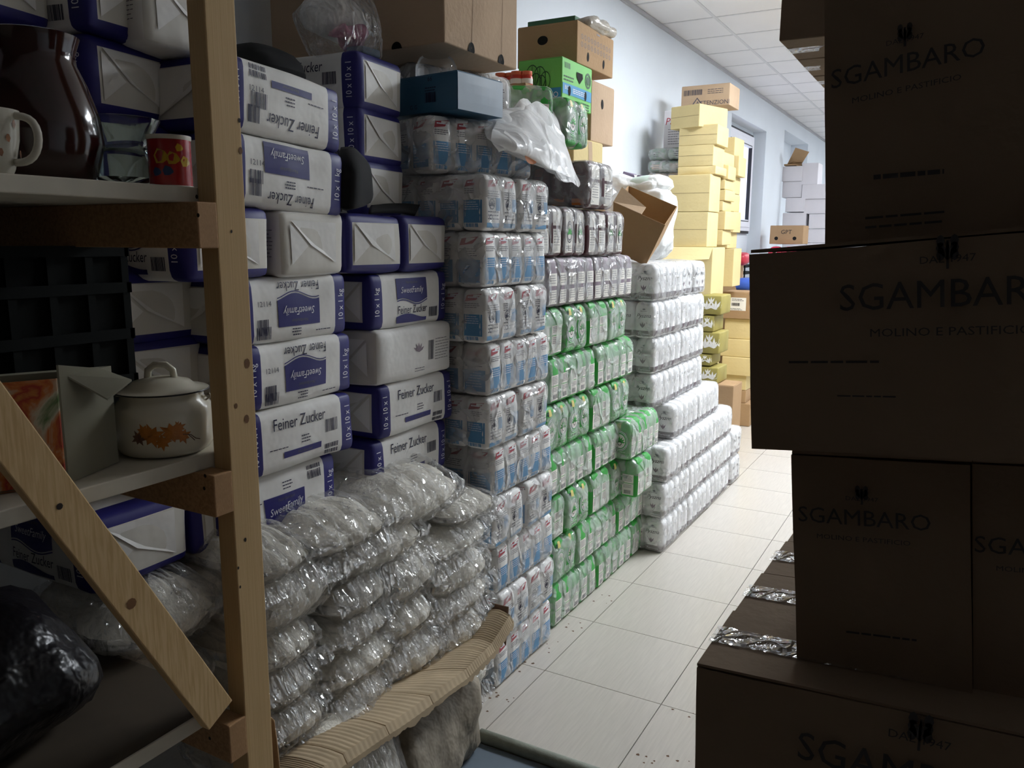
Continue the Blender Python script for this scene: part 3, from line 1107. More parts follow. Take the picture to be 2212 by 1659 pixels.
# ---- clear pouches of loose sugar
def pouch_meshes(seed):
    rnd = random.Random(seed)
    L_, D_, H_ = .26, .3, .13

    def sub(o, u):
        # dents between the kilo bags inside
        g = abs(math.sin(math.pi * 2.0 * (u[1] + .15 * u[2] + seed * .2)))
        k = (1 - min(1, g * 2.2)) * .012
        if u[0] > .5:
            o.x -= k
        if u[2] > .5:
            o.z -= k
        o.z += .018 * (abs(u[1]) ** 3) * (-1 if u[2] > 0 else .6)
        o.x -= .03 * u[2] * u[2]
        return o
    S = Soft(D_, L_, H_, .055, .012, .012, 8, seed, sub)
    con = S.mesh('sugar_bags', M['sugar'], (4, 16, 6))

    def fl(o, u):
        o = sub(o, u)
        o.z += .007 * mnoise.noise(Vector((u[0] * 2, u[1] * 7, u[2] * 3 + seed)))
        o.x += .012 * mnoise.noise(Vector((u[1] * 5 + seed, u[2] * 4, 1)))
        w = u[1] * 9 + 2.5 * u[2] + seed + 2 * mnoise.noise(Vector((u[1] * 3, u[2] * 3, seed)))
        k = .005 * (1 - abs(math.sin(w))) ** 2 + .004 * (1 - abs(math.sin(w * .6 - 3 * u[2])))
        o.x += k
        o.z += k * u[2]
        return o
    S2 = Soft(D_ + .018, L_ + .02, H_ + .014, .05, .012, .016, 13, seed + 7, fl)
    film = S2.mesh('film', POUCHF, (8, 30, 13), smooth=False)
    # sealed end strip hanging off the front edge
    vs, fs = [], []
    n = 26
    for i in range(n + 1):
        t = i / n
        y = (t - .5) * (L_ + .03)
        for j in range(5):
            s = j / 4
            vs.append((D_ / 2 - .005 + .03 * s + .008 * mnoise.noise(Vector((t * 9, s * 3, seed))), y, .03 - .045 * s + .012 * mnoise.noise(Vector((t * 6, s * 2 + 5, seed))) + .03 * (t - .5) * s))
    for i in range(n):
        for j in range(4):
            a = i * 5 + j
            fs.append((a, a + 1, a + 6, a + 5))
    flange = mesh('seal_strip', vs, fs, [POUCHF], smooth=True)
    return con, film, flange


POU = [pouch_meshes(s) for s in range(5)]
pl = [(563, 1125, 688, 1262, 'topmost, against the wooden post'), (680, 1070, 848, 1205, 'under the left sugar column, torn end forward'), (825, 1003, 1010, 1140, 'large one directly under the right sugar column'),
      (985, 1035, 1078, 1130, 'at the upper right against the flour packs'), (930, 1100, 1066, 1205, 'second down at the right edge'), (566, 1215, 738, 1365, 'wide one, second down beside the post'),
      (735, 1130, 925, 1250, 'long one in the middle of the second layer'), (735, 1235, 848, 1345, 'third layer, second from the post'), (845, 1195, 955, 1305, 'third layer, third from the post'),
      (950, 1190, 1066, 1285, 'third down at the right edge'), (566, 1350, 700, 1460, 'fourth layer beside the post'), (715, 1325, 850, 1405, 'fourth layer, second from the post'),
      (838, 1290, 948, 1390, 'fourth layer, third from the post'), (945, 1265, 1064, 1340, 'fourth down at the right edge'), (948, 1330, 1058, 1415, 'just above the torn cardboard at the right'),
      (585, 1440, 700, 1540, 'fifth layer beside the post'), (712, 1385, 866, 1490, 'fifth layer, second from the post'), (850, 1372, 970, 1472, 'above the corrugated cardboard in the middle'),
      (585, 1520, 715, 1620, 'lowest one beside the post'), (730, 1460, 850, 1560, 'sixth layer, second from the post'),
      (830, 1490, 975, 1620, 'under the corrugated cardboard, left'), (950, 1430, 1065, 1530, 'on the floor under the cardboard, right'), (570, 1605, 720, 1700, 'at the very bottom beside the post')]
for n, (a, b_, c, d, w) in enumerate(pl):
    px_ = -1.3 if n not in (20, 21) else -1.27
    p0, p1 = U(a, (b_ + d) / 2, x=px_), U(c, (b_ + d) / 2, x=px_)
    zt, zb = U((a + c) / 2, b_, x=px_).z, U((a + c) / 2, d, x=px_).z
    if n < 5:
        zt = U((a + c) / 2, b_, x=px_ - .1).z
    zb = max(.002, zb)
    o = new('sugar_pouch', None, None, (px_ - .15, (p0.y + p1.y) / 2, zb), (n * 37 % 11 - 5) * .012, 'clear plastic pouch of white sugar, %s' % w, 'sugar pouch', 'clear sugar pouches')
    o.scale = (1, (p1.y - p0.y) / .265, (zt - zb) / .135)
    con, film, fla = POU[n % 5]
    new('sugar_bags', con, o)
    new('film', film, o)
    if n % 3 != 2:
        new('seal_strip', fla, o)
for n, (y, z) in enumerate(((1.05, .7), (1.0, .56), (1.3, .7))):
    o = new('sugar_pouch', None, None, (-1.55, y, z), 0, 'clear plastic sugar pouch in the dark under the shelf, %s' % ['upper', 'lower', 'right'][n], 'sugar pouch', 'clear sugar pouches')
    for mm, nn in zip(POU[n], ('sugar_bags', 'film')):
        new(nn, mm, o)

# ------------------------------------------------------------------ wooden shelf on the left
PX0, PX1, PY0, PY1 = -1.142, -1.1, .953, 1.016
sh = new('wooden_shelf', None, None, (-1.1, .4, 0), 0, 'rough pine shelf unit with white boards at the left edge', 'shelf')
base = Vector((-1.1, .4, 0))


def sp(name, fn, m=None):
    b = MB()
    fn(b)
    me = b.make(name)
    o = new(name, me, sh, -base)
    return o


knot = mat('wood_knot', '#7c5634', .7, .2)
nail = mat('dark_nail_hole', '#2a1d14', .7, 0)
sp('post', lambda b: b.box((PX0, PY0, 0), (PX1, PY1, 2.4), WOOD, .002))
for z in (1.632, 1.172, .70):
    sp('cross_beam', lambda b: b.box((-1.80, .913, z - .075), (-1.098, .953, z), WOODR, .002))
    sp('shelf_board', lambda b: b.box((-1.80, -.75, z), (-1.144, 1.05 if z > 1 else .95, z + .026), BOARD if z > 1 else mat('shade_dark_board', '#4a4034', .7, .15), .002))  # lowest board is coloured dark in place of the shade on it
sp('board_edge', lambda b: b.box((-1.1435, -.75, .699), (-1.139, .91, .727), BOARD, .001))
pa, pb = U(-60, 830, x=-1.1), U(478, 1545, x=-1.1)


def brace(b):
    d = (pb - pa).normalized()
    n = Vector((0, d.z, -d.y)) * .031
    t = Vector((-.022, 0, 0))
    c = [pa - n, pa + n, pa + n + t, pa - n + t]
    e = [pb - n, pb + n, pb + n + t, pb - n + t]
    b.hexa([*c, *e], WOOD, .002)


sp('brace', brace)


def spot(c, a1, a2, r, m, nm_):
    b = MB()
    b.add([c + a1 * r * math.cos(w) + a2 * r * math.sin(w) for w in [k * .7 for k in range(9)]], [tuple(range(9))], m)
    new(nm_, b.make(nm_), sh, -base)


VX, VY, VZ = Vector((1, 0, 0)), Vector((0, 1, 0)), Vector((0, 0, 1))
for px, py, r, m in ((517, 260, .004, nail), (520, 325, .006, knot), (500, 500, .003, nail), (534, 785, .009, knot), (510, 877, .005, knot), (533, 905, .008, knot), (530, 1166, .004, nail), (515, 1227, .003, nail), (519, 1268, .003, nail)):
    spot(U(px, py, x=PX1 + .0005), VY * .7, VZ, r, m, 'nail_hole' if m is nail else 'knot')
for px, py, m in ((129, 1094, nail), (284, 1304, knot)):
    spot(U(px, py, x=-1.0993), VY, VZ, .005 if m is nail else .009, m, 'nail_hole' if m is nail else 'knot')
for px, py in ((425, 425), (428, 465), (443, 1028), (441, 1055), (453, 1595)):
    spot(U(px, py, y=.9125), VX, VZ, .0035, nail, 'nail_hole')

# crockery on the upper board
ZT, ZL = 1.659, 1.199
glaze = mat('dark_brown_glaze', '#2c100f', .12, .15, spec=.7)
o = new('brown_jug', None, None, (*U(88, 300, x=-1.36).xy, ZT), 0, 'large glossy dark brown jug on the upper shelf board', 'jug')
b = MB()
b.lathe([(0, 0), (.085, 0), (.1, .02), (.116, .08), (.112, .13), (.092, .19), (.076, .225), (.074, .245), (.085, .275), (.08, .277), (.07, .25), (.07, .2)], glaze, 48)
o.scale = (.82, .82, .86)
new('body', auto_smooth(b.make('body')), o)
b = MB()
b.tube([(-.07, -.02, .24), (-.12, -.04, .23), (-.15, -.05, .17), (-.12, -.04, .1), (-.1, -.03, .08)], .011, glaze)
new('handle', b.make('handle', True), o)
china = mat('white_china', '#d9d4c4', .2, .05, spec=.6)
o = new('china_cup', None, None, (*U(-22, 330, x=-1.22).xy, ZT), 0, 'white china cup with floral print cut by the left edge', 'cup')
b = MB()
b.lathe([(0, 0), (.026, 0), (.03, .01), (.038, .05), (.041, .09), (.038, .09), (.034, .05), (0, .012)], china, 32)
new('body', auto_smooth(b.make('body')), o)
b = MB()
dr = Vector((math.cos(R(32)), math.sin(R(32)), 0))
b.tube([dr * (.034 + .036 * math.sin(math.pi * k / 14) * (1.1 - .02 * k)) + Vector((0, 0, .082 - .064 * k / 14 + .01 * math.sin(math.pi * k / 7))) for k in range(15)], .0055, china)
new('handle', b.make('handle', True), o)
fl = mat('faded_flower_print', '#a87858', .3, .3, scale=60)
b = MB()
for q in range(7):
    w = R(-60 + q * 17)
    z = .03 + .02 * (q % 3)
    rr = .0385 + .03 * (z - .04) * .5 + .001
    b.add([(rr * math.cos(w + .09 * math.cos(k)), rr * math.sin(w + .09 * math.cos(k)), z + .006 * math.sin(k)) for k in range(6)], [tuple(range(6))], fl)
new('flower_print', b.make('flower_print'), o)
gl = bpy.data.materials.new('clear_glass')
gl.use_nodes = True
gp = gl.node_tree.nodes['Principled BSDF']
gp.inputs['Transmission Weight'].default_value = 1
gp.inputs['Roughness'].default_value = .03
gp.inputs['Base Color'].default_value = (.8, .9, .88, 1)
o = new('glass_bowl', None, None, (*U(262, 330, x=-1.33).xy, ZT), 0, 'clear glass footed bowl with flared rim between jug and red tin', 'bowl')
b = MB()
b.lathe([(0, 0), (.045, 0), (.052, .02), (.05, .05), (.042, .068), (.046, .08), (.068, .12), (.064, .121), (.042, .084), (.038, .068), (.045, .05), (.046, .02), (0, .006)], gl, 40)
new('body', auto_smooth(b.make('body')), o)
b = MB()
for s in (R(35), R(215)):
    d2 = Vector((math.cos(s), math.sin(s), 0))
    b.tube([d2 * .042 + Vector((0, 0, .066)), d2 * .06 + Vector((0, 0, .062)), d2 * .066 + Vector((0, 0, .045)), d2 * .05 + Vector((0, 0, .028))], .005, gl)
new('handle', b.make('handle', True), o)
redm = mat('red_enamel', '#a01c20', .25, .06, spec=.6)
rimw = mat('white_enamel_rim', '#d8d4c8', .25, 0)
o = new('red_mug', None, None, (*U(366, 330, x=-1.25).xy, ZT), 0, 'red mug with white rim and yellow pattern next to the post', 'mug')
b = MB()
o.scale = (.88, .88, .92)
b.lathe([(0, 0), (.039, 0), (.041, .006), (.041, .092), (.038, .092), (.037, .01)], redm, 36)
new('body', auto_smooth(b.make('body')), o)
b = MB()
b.lathe([(.0405, .09), (.0425, .093), (.0425, .099), (.0375, .099), (.0375, .09)], rimw, 36)
new('rim', auto_smooth(b.make('rim')), o)
b = MB()
b.lathe([(.0415, .0), (.0425, .0), (.0425, .006), (.0415, .006)], rimw, 36)
new('foot_rim', auto_smooth(b.make('foot_rim')), o)
b = MB()
ym = mat('yellow_flower_print', '#c09a28', .3, .2)
gm = mat('blue_flower_print', '#3a4a70', .3, .2)
for q, (w, z, r_, m_) in enumerate(((-30, .055, .013, ym), (-62, .058, .015, ym), (5, .05, .011, ym), (-45, .032, .01, gm), (-12, .075, .008, ym), (-75, .03, .009, gm))):
    w = R(w)
    b.add([(.0417 * math.cos(w + r_ / .041 * math.cos(k)), .0417 * math.sin(w + r_ / .041 * math.cos(k)), z + r_ * math.sin(k) * (.8 if k % 2 else 1.1)) for k in range(7)], [tuple(range(7))], m_)
new('flower_print', b.make('flower_print'), o)
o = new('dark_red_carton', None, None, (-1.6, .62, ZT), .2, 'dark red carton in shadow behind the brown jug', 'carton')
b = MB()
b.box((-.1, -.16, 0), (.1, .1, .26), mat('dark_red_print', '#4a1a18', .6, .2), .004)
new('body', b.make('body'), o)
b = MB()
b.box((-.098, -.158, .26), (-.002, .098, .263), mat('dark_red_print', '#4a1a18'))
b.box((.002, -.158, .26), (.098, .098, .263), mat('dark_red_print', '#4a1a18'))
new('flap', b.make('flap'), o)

# enamel pot on the lower board
enam = mat('white_enamel', '#d8d2bf', .16, .03, spec=.6)
blk = mat('black_enamel_edge', '#1a1818', .3, 0)
wire = mat('steel_wire', '#8a8478', .3, .1, metal=1)
PR = .0875
pc = Vector((-1.233, .925, ZL))
o = new('enamel_pot', None, None, pc, 0, 'white enamel pot with lid, bail handle and orange leaf print', 'pot')
o.scale = (.95, .95, .95)
prof = [(0, 0), (.07, 0), (.08, .006), (PR, .02), (PR, .075), (.085, .088), (.074, .1), (.072, .112), (.074, .116), (.07, .116), (.068, .1), (0, .1)]
b = MB()
b.lathe(prof, enam, 56)
new('body', auto_smooth(b.make('body')), o)
lz = .116
b = MB()
b.lathe([(.082, lz), (.083, lz + .002), (.06, lz + .007), (.05, lz + .016), (.02, lz + .024), (0, lz + .026)], enam, 56)
lid = new('lid', auto_smooth(b.make('lid')), o)
b = MB()
b.lathe([(.081, lz - .001), (.0835, lz - .001), (.0838, lz + .001), (.082, lz + .002)], blk, 56)
new('rim', b.make('rim', True), lid)
b = MB()
vd = Vector((math.cos(R(37)), math.sin(R(37)), 0))
b.tube([vd * (-.024) + Vector((0, 0, lz + .018)), vd * (-.022) + Vector((0, 0, lz + .036)), vd * (-.01) + Vector((0, 0, lz + .046)), vd * .01 + Vector((0, 0, lz + .046)), vd * .022 + Vector((0, 0, lz + .036)), vd * .024 + Vector((0, 0, lz + .018))], .0065, enam, 12)
new('knob', b.make('knob', True), lid)
b = MB()
e0 = vd * .078 + Vector((0, 0, .1))
b.tube([e0 + Vector((0, 0, -.006)), e0 + vd * .008, e0 + vd * .006 + Vector((0, 0, .01)), e0 + Vector((0, 0, .004))], .0018, wire, 6)
new('handle_eye', b.make('handle_eye', True), o)
b = MB()
side = Vector((-vd.y, vd.x, 0))
b.tube([vd * .082 * math.cos(t) + side * .11 * math.sin(t) + Vector((0, 0, .105 - .02 * math.sin(t))) for t in [k * math.pi / 10 for k in range(11)]], .002, wire, 6)
new('bail_handle', b.make('bail_handle', True), o)
# leaf print
orl = mat('orange_leaf_print', '#b4702c', .3, .15, scale=80)
brl = mat('brown_leaf_print', '#6a4c3c', .3, .1)
b = MB()
fdir = math.atan2(-pc.y, -pc.x)


def onpot(a, z, e=.0006):
    w = fdir + a / PR
    return ((PR + e) * math.cos(w), (PR + e) * math.sin(w), z)


def maple(a, z, r, rot, m):
    pts = []
    for k in range(16):
        w = rot + k * math.pi / 8
        q = r * (1 if k % 4 == 0 else .5 if k % 2 else .78)
        pts.append(onpot(a + q * math.cos(w), z + q * math.sin(w), .0006 if m is orl else .0004))
    b.add([onpot(a, z, .0008)] + pts, [(0, 1 + k, 1 + (k + 1) % 16) for k in range(16)], m)


for a, z, r, rr, m in ((-.022, .047, .024, .3, orl), (.012, .05, .024, 1.0, orl), (-.045, .043, .016, .5, brl), (-.005, .034, .017, .1, orl), (.03, .042, .017, 1.9, orl), (-.035, .055, .016, 2, orl), (.024, .058, .014, .4, orl)):
    maple(a, z, r, rr, m)
b.tube([onpot(.03, .045), onpot(.045, .042), onpot(.055, .033), onpot(.064, .03)], .0008, brl, 5)
b.tube([onpot(.04, .043), onpot(.047, .036), onpot(.052, .03)], .0008, brl, 5)
new('leaf_print', b.make('leaf_print'), o)

# open printed carton at the left
pm = bpy.data.materials.new('food_print')
pm.use_nodes = True
nt = pm.node_tree
v = nt.nodes.new('ShaderNodeTexNoise')
v.inputs['Scale'].default_value = 11
v.inputs['Detail'].default_value = 5
v.inputs['Distortion'].default_value = 1.5
rp = nt.nodes.new('ShaderNodeValToRGB')
for i, (ps_, cl) in enumerate(((.3, '#3c6a24'), (.42, '#c8c0a8'), (.5, '#c4702c'), (.56, '#a8281c'), (.66, '#d8a040'))):
    el = rp.color_ramp.elements[i] if i < 2 else rp.color_ramp.elements.new(ps_)
    el.position = ps_
    el.color = lin(cl)
tcc = nt.nodes.new('ShaderNodeTexCoord')
nt.links.new(tcc.outputs['Object'], v.inputs['Vector'])
nt.links.new(v.outputs['Fac'], rp.inputs[0])
nt.links.new(rp.outputs[0], nt.nodes['Principled BSDF'].inputs['Base Color'])
greyc = mat('grey_carton_board', '#8a8674', .8, .05)
A_ = U(142, 1046, z=ZL)
o = new('printed_carton', None, None, A_, 0, 'open carton with vegetable and fruit print on the lower shelf board', 'carton')
dl = Vector((-.42, -.9, 0)).normalized()
dd = Vector((-.35, .94, 0)).normalized()
upv = Vector((0, 0, 1))
b = MB()
b.hexa([Vector((0, 0, 0)), dl * .2, dl * .2 + dl.orthogonal() * 0 + dd * .003, dd * .003, upv * .165, dl * .2 + upv * .165, dl * .2 + dd * .003 + upv * .165, dd * .003 + upv * .165], pm)
new('front_panel', b.make('front_panel'), o)
b = MB()
b.hexa([dd * .003, dd * .1, dd * .1 - dl * .003, dd * .003 - dl * .003, dd * .003 + upv * .185, dd * .1 + upv * .165, dd * .1 - dl * .003 + upv * .165, dd * .003 - dl * .003 + upv * .185], greyc)
b.hexa([dd * .1, dd * .1 + dl * .2, dd * .13 + dl * .2, dd * .13, dd * .1 + upv * .165, dd * .1 + dl * .2 + upv * .165, dd * .13 + dl * .2 + upv * .165, dd * .13 + upv * .165], greyc)
b.hexa([dl * .2, dl * .2 + dd * .1, dl * .203 + dd * .1, dl * .203, dl * .2 + upv * .165, dl * .2 + dd * .1 + upv * .165, dl * .203 + dd * .1 + upv * .165, dl * .203 + upv * .165], greyc)
b.hexa([Vector((0, 0, .001)), dl * .2 + upv * .001, dl * .2 + dd * .1 + upv * .001, dd * .1 + upv * .001, upv * .004, dl * .2 + upv * .004, dl * .2 + dd * .1 + upv * .004, dd * .1 + upv * .004], greyc)
new('inner_walls', b.make('inner_walls'), o)
b = MB()
b.hexa([dd * .02 + upv * .165, dd * .095 + upv * .165, dd * .095 - dl * .05 + upv * .14, dd * .03 - dl * .05 + upv * .12, dd * .02 + upv * .168, dd * .095 + upv * .168, dd * .095 - dl * .05 + upv * .143, dd * .03 - dl * .05 + upv * .123], greyc)
new('flap', b.make('flap'), o)

# dark plastic crate
crm = mat('black_green_plastic', '#060a09', .8, .1, spec=.15)
o = new('plastic_crate', None, None, (-1.6, .72, ZL), 0, 'black plastic crate on the lower board behind the pot', 'crate')
b = MB()
for x in (-.17, .16):
    for k in range(9):
        b.box((x, -.3 + k * .073, 0), (x + .008, -.285 + k * .073, .36), crm)
    for z in (0, .09, .18, .27, .34):
        b.box((x, -.3, z), (x + .01, .3, z + .02), crm)
for y in (-.3, .292):
    for k in range(6):
        b.box((-.17 + k * .064, y, 0), (-.155 + k * .064, y + .008, .36), crm)
    for z in (0, .09, .18, .27, .34):
        b.box((-.17, y, z), (.17, y + .01, z + .02), crm)
b.box((.152, -.29, .01), (.158, .29, .34), crm)  # solid dark sheets added inside so the crate looks filled with shade
b.box((-.165, -.285, .01), (.15, -.28, .34), crm)
new('lattice_wall', b.make('lattice_wall'), o)
b = MB()
b.box((-.17, -.3, 0), (.17, .3, .006), crm)
new('base', b.make('base'), o)
# things under the shelf, barely lit
tb = Soft(.34, .5, .2, .08, .02, .04, 7, 3)
o = new('shade_black_bag', None, None, (-1.42, .55, .726), 0, 'crumpled clear plastic bag, coloured black for the dark of the lowest board', 'bag')
new('film', tb.mesh('film', mat('shade_black_film', '#141216', .3, .1, bump=.7, bscale=14, bdist=.03), (8, 12, 6)), o)  # clear bag given a black skin that stands for the gloom there
o = new('red_cloth', None, None, (-1.45, .62, .728), .4, 'small dark red bundle inside the shadow of the lowest board', 'bundle')
new('cloth', Soft(.13, .2, .13, .05, .01, .03, 9, 5).mesh('cloth', mat('dark_red_cloth', '#5a1218', .9, .2), (5, 7, 5)), o)

# ------------------------------------------------------------------ cartons
BODY = {}


def carton(name, lo, hi, m, label, cat='carton', group=None, rz=0, bev=.004, seam=True, tape=False, inner=None, bulge=.004):
    lo, hi = Vector(lo), Vector(hi)
    d = hi - lo
    o = new(name, None, None, ((lo.x + hi.x) / 2, (lo.y + hi.y) / 2, lo.z), rz, label, cat, group)
    S = Soft(d.x, d.y, d.z - .003, bev, bulge, .0015, 6, int(abs(lo.x * 91 + lo.y * 37 + lo.z * 53)))
    BODY[o.name] = S
    new('body', S.mesh('body', m, (4, 4, 4), smooth=False), o)
    t = .003
    me = []
    for s in (-1, 1):
        b = MB()
        y0, y1 = (-d.y / 2 + .003, -.0015) if s < 0 else (.0015, d.y / 2 - .003)
        b.box((-d.x / 2 + .003, y0, d.z - t), (d.x / 2 - .003, y1, d.z), m)
        new('flap', b.make('flap'), o)
    if tape:
        b = MB()
        b.box((-d.x / 2 - .001, -.025, d.z), (d.x / 2 + .001, .025, d.z + .0012), M['tape'])
        new('tape', b.make('tape'), o)
    return o


def pxbox(name, y0, dep, a, t, c, bt, m, label, **k):
    """carton whose near face (plane y=y0) spans the pixels a..c, t..bt"""
    l, r = U(a, (t + bt) / 2, y=y0).x, U(c, (t + bt) / 2, y=y0).x
    zt, zb = U((a + c) / 2, t, y=y0).z, U((a + c) / 2, bt, y=y0).z
    return carton(name, (l, y0, zb), (r, y0 + dep, zt), m, label, **k), Vector((r - l, dep, zt - zb))


def decal(o, name, pcs, m, face='-y', d=None, off=.0012):
    """flat print pieces lying on one face of a carton, following its bulge"""
    S = BODY[o.name]
    vs, fs = [], []
    for pv, pf in pcs:
        b0 = len(vs)
        vs += [S.warp(S.face(face, a, z), off) for a, z in pv]
        fs += [tuple(b0 + j for j in f) for f in pf]
    return new(name, mesh(name, vs, fs, [m]), o)


rnd = random.Random(8)
CB = dict(group='yellow cardboard cartons')
# the tall column of yellow cartons
y6 = 6.0
ycol = [(1472, 183, 1576, 230, 6.42, .3, 'cardpale', 'brown printed carton at the very top of the tall column'),
        (1459, 226, 1532, 275, 6.0, .36, 'cardyel', 'yellow carton second from the top, turned askew'),
        (1467, 270, 1550, 313, 6.02, .3, 'cardyel', 'yellow carton third from the top of the column'),
        (1465, 313, 1541, 359, 6.02, .3, 'cardyel', 'yellow carton fourth from the top of the column'),
        (1464, 359, 1546, 377, 6.02, .3, 'cardyel', 'flat yellow carton, fifth from the top'),
        (1443, 377, 1533, 457, 5.96, .28, 'cardyel', 'large square yellow carton halfway up the column'),
        (1443, 458, 1528, 533, 5.96, .28, 'cardyel', 'large square yellow carton below the halfway one'),
        (1440, 534, 1537, 660, 5.92, .34, 'cardyel', 'yellow carton with lifted flap at the column foot')]
for a, t, c, bt, y, dep, m, lab in ycol:
    o, d = pxbox('yellow_carton' if m == 'cardyel' else 'brown_carton', y, dep, a, t, c, bt, M[m], lab, rz=-.32 if 'askew' in lab else 0, bulge=.006, **CB)
    if 'very top' in lab:
        decal(o, 'printed_barcode', [p_bars(-d.x * .45, d.z * .55, d.x * .4, d.z * .25, 22, rnd)], M['greyink'], d=d)
        decal(o, 'printed_text', [p_text('ATTENZIONI', d.x * .16, d.z * .16, .045), p_poly([(-.1, .02), (-.06, .07), (-.02, .02), (-.03, .02), (-.06, .06), (-.09, .02)]), p_lines(.02, d.z * .75, .12, 3, .004, .014, rnd)], M['greyink'], d=d)
    if d.z > .12 and m == 'cardyel':
        if 'lifted' in lab:
            b = MB()
            b.hexa([(-d.x / 2, -d.y / 2, d.z - .001), (d.x / 2, -d.y / 2, d.z - .001), (d.x / 2, -d.y / 2 - .003, d.z + .002), (-d.x / 2, -d.y / 2 - .003, d.z + .002), (-d.x / 2 - .02, -d.y / 2 - .1, d.z * .74), (d.x / 2, -d.y / 2 - .09, d.z * .8), (d.x / 2, -d.y / 2 - .093, d.z * .8 + .003), (-d.x / 2 - .02, -d.y / 2 - .103, d.z * .74 + .003)], M['cardyel'])
            new('flap', b.make('flap'), o)
        else:
            decal(o, 'fold_line', [p_rect(-d.x / 2 + .004, d.z * .5 - .001, d.x / 2 - .004, d.z * .5 + .001, 8, 1)], M['carddark'])
# second and third columns behind it
zs = [U(1556, q, x=-1.62).z for q in (530, 495, 452, 428, 402, 378, 345, 314)]
zs2 = zs
for n in range(len(zs) - 1):
    carton('yellow_carton', (-2.0, 6.32 + .01 * (n % 2), zs[n] + .002), (-1.69 + [0, .02, -.01, .01, .0, .015, -.01][n], 6.6, zs[n + 1]), M['cardyel'], 'small yellow carton in the second row of the tall pile, %s from below' % ['first', 'second', 'third', 'fourth', 'fifth', 'sixth', 'seventh'][n], rz=[.02, -.03, .03, -.02, .02, .04, -.03][n], **CB)
zs = [U(1580, q, x=-1.68).z for q in (620, 537, 502, 455, 415, 376, 330, 287)]
for n in range(len(zs) - 1):
    carton('yellow_carton', (-2.05, 6.66, zs[n] + .002), (-1.71 + [.03, -.02, .01, -.01, -.01, .03, 0][n], 6.93, zs[n + 1]), M['cardyel'], 'small yellow carton in the rear row of the tall pile, %s from below' % ['first', 'second', 'third', 'fourth', 'fifth', 'sixth', 'seventh'][n], rz=[.02, -.02, .03, -.02, .02, .03, -.03][n], **CB)
carton('yellow_carton', (-2.05, 6.66, .002), (-1.88, 6.93, zs[0]), M['cardyel'], 'tall yellow carton carrying the rear row of the pile', **CB)
# stacked support below (seen between the packs)
carton('yellow_carton', (-2.02, 5.94, .95), (-1.66, 6.3, U(1490, 662, y=5.94).z), M['cardyel'], 'yellow carton hidden behind the white packs', **CB)
carton('yellow_carton', (-2.02, 5.94, .48), (-1.66, 6.3, .948), M['cardyel'], 'yellow carton near the floor behind the white packs', **CB)
carton('yellow_carton', (-2.02, 5.94, .002), (-1.66, 6.3, .478), M['cardyel'], 'yellow carton on the floor behind the white packs', **CB)
carton('yellow_carton', (-2.05, 6.34, .002), (-1.84, 6.64, zs2[0]), M['cardyel'], 'tall yellow carton carrying the second row of the pile', **CB)
# brown cartons right of the column, floor to chest height
bz = [0, .2, .31, .44, .6, .755, .93, 1.16]
yb = 6.86
for n in range(len(bz) - 1):
    top = n == len(bz) - 2
    o = carton('brown_carton', (-1.83 + .02 * (n % 2), yb + .015 * (n % 3) + .1, bz[n] + .002), (-1.545 - (.05 if n in (1, 2) else 0), yb + .42, bz[n + 1]), M['card' if top or n < 2 else 'cardyel'], 'brown carton in the low stack beside the yellow column, %s' % (['on the floor', 'second up', 'third up', 'fourth up', 'fifth up', 'sixth up', 'topmost with white label'][n]), group='low stack of brown cartons', rz=[0, .02, -.02, .01, -.01, .01, 0][n])
    if top:
        d = Vector((.28, .32, .23))
        decal(o, 'white_label', [p_rect(-.12, .07, .06, .18)], M['cream'], d=d)
        decal(o, 'label_print', [p_bars(-.06, .11, .07, .025, 12, rnd), p_lines(-.06, .165, .1, 2, .004, .012, rnd), p_text('6', -.105, .16, .03), p_lines(-.11, .085, .14, 2, .003, .01, rnd)], M['blackink'], d=d, off=.002)
# olive printed packs between white packs and brown cartons
for n, (t, bt) in enumerate(((638, 680), (682, 718), (718, 765), (766, 792), (794, 830))):
    y = 5.75
    l, r = U(1512, 700, y=y).x, U(1556 - [0, 14, 0, 16, 0][n], 700, y=y).x
    zt, zb = U(1540, t, y=y).z, U(1540, bt, y=y).z
    o = new('olive_pack', None, None, ((l + r) / 2, y + .13, zb + .002), 0, 'olive and white printed pack behind the white flour, %s of five' % ['top', 'second', 'third', 'fourth', 'lowest'][n], 'pack', 'olive printed packs')
    S = Soft(r - l, .26, zt - zb - .003, .01, .002, .003, 9, n)
    hz_ = zt - zb
    pr = [('-y', leaf(q, hz_ * .25, hz_ * .5, 5), M['cream'], .001) for q in (-.03, .035)] + [('-y', leaf(.0, hz_ * .55, hz_ * .35, 3), M['cream'], .001)]
    new('body', S.mesh('body', M['olive'], (3, 3, 3), prints=pr), o)
z_ = U(1540, 830, y=5.75).z
carton('brown_carton', (-1.56, 5.75, .002), (-1.4, 6.0, z_ - .001), M['card'], 'brown carton on the floor under the olive packs', group='low stack of brown cartons')
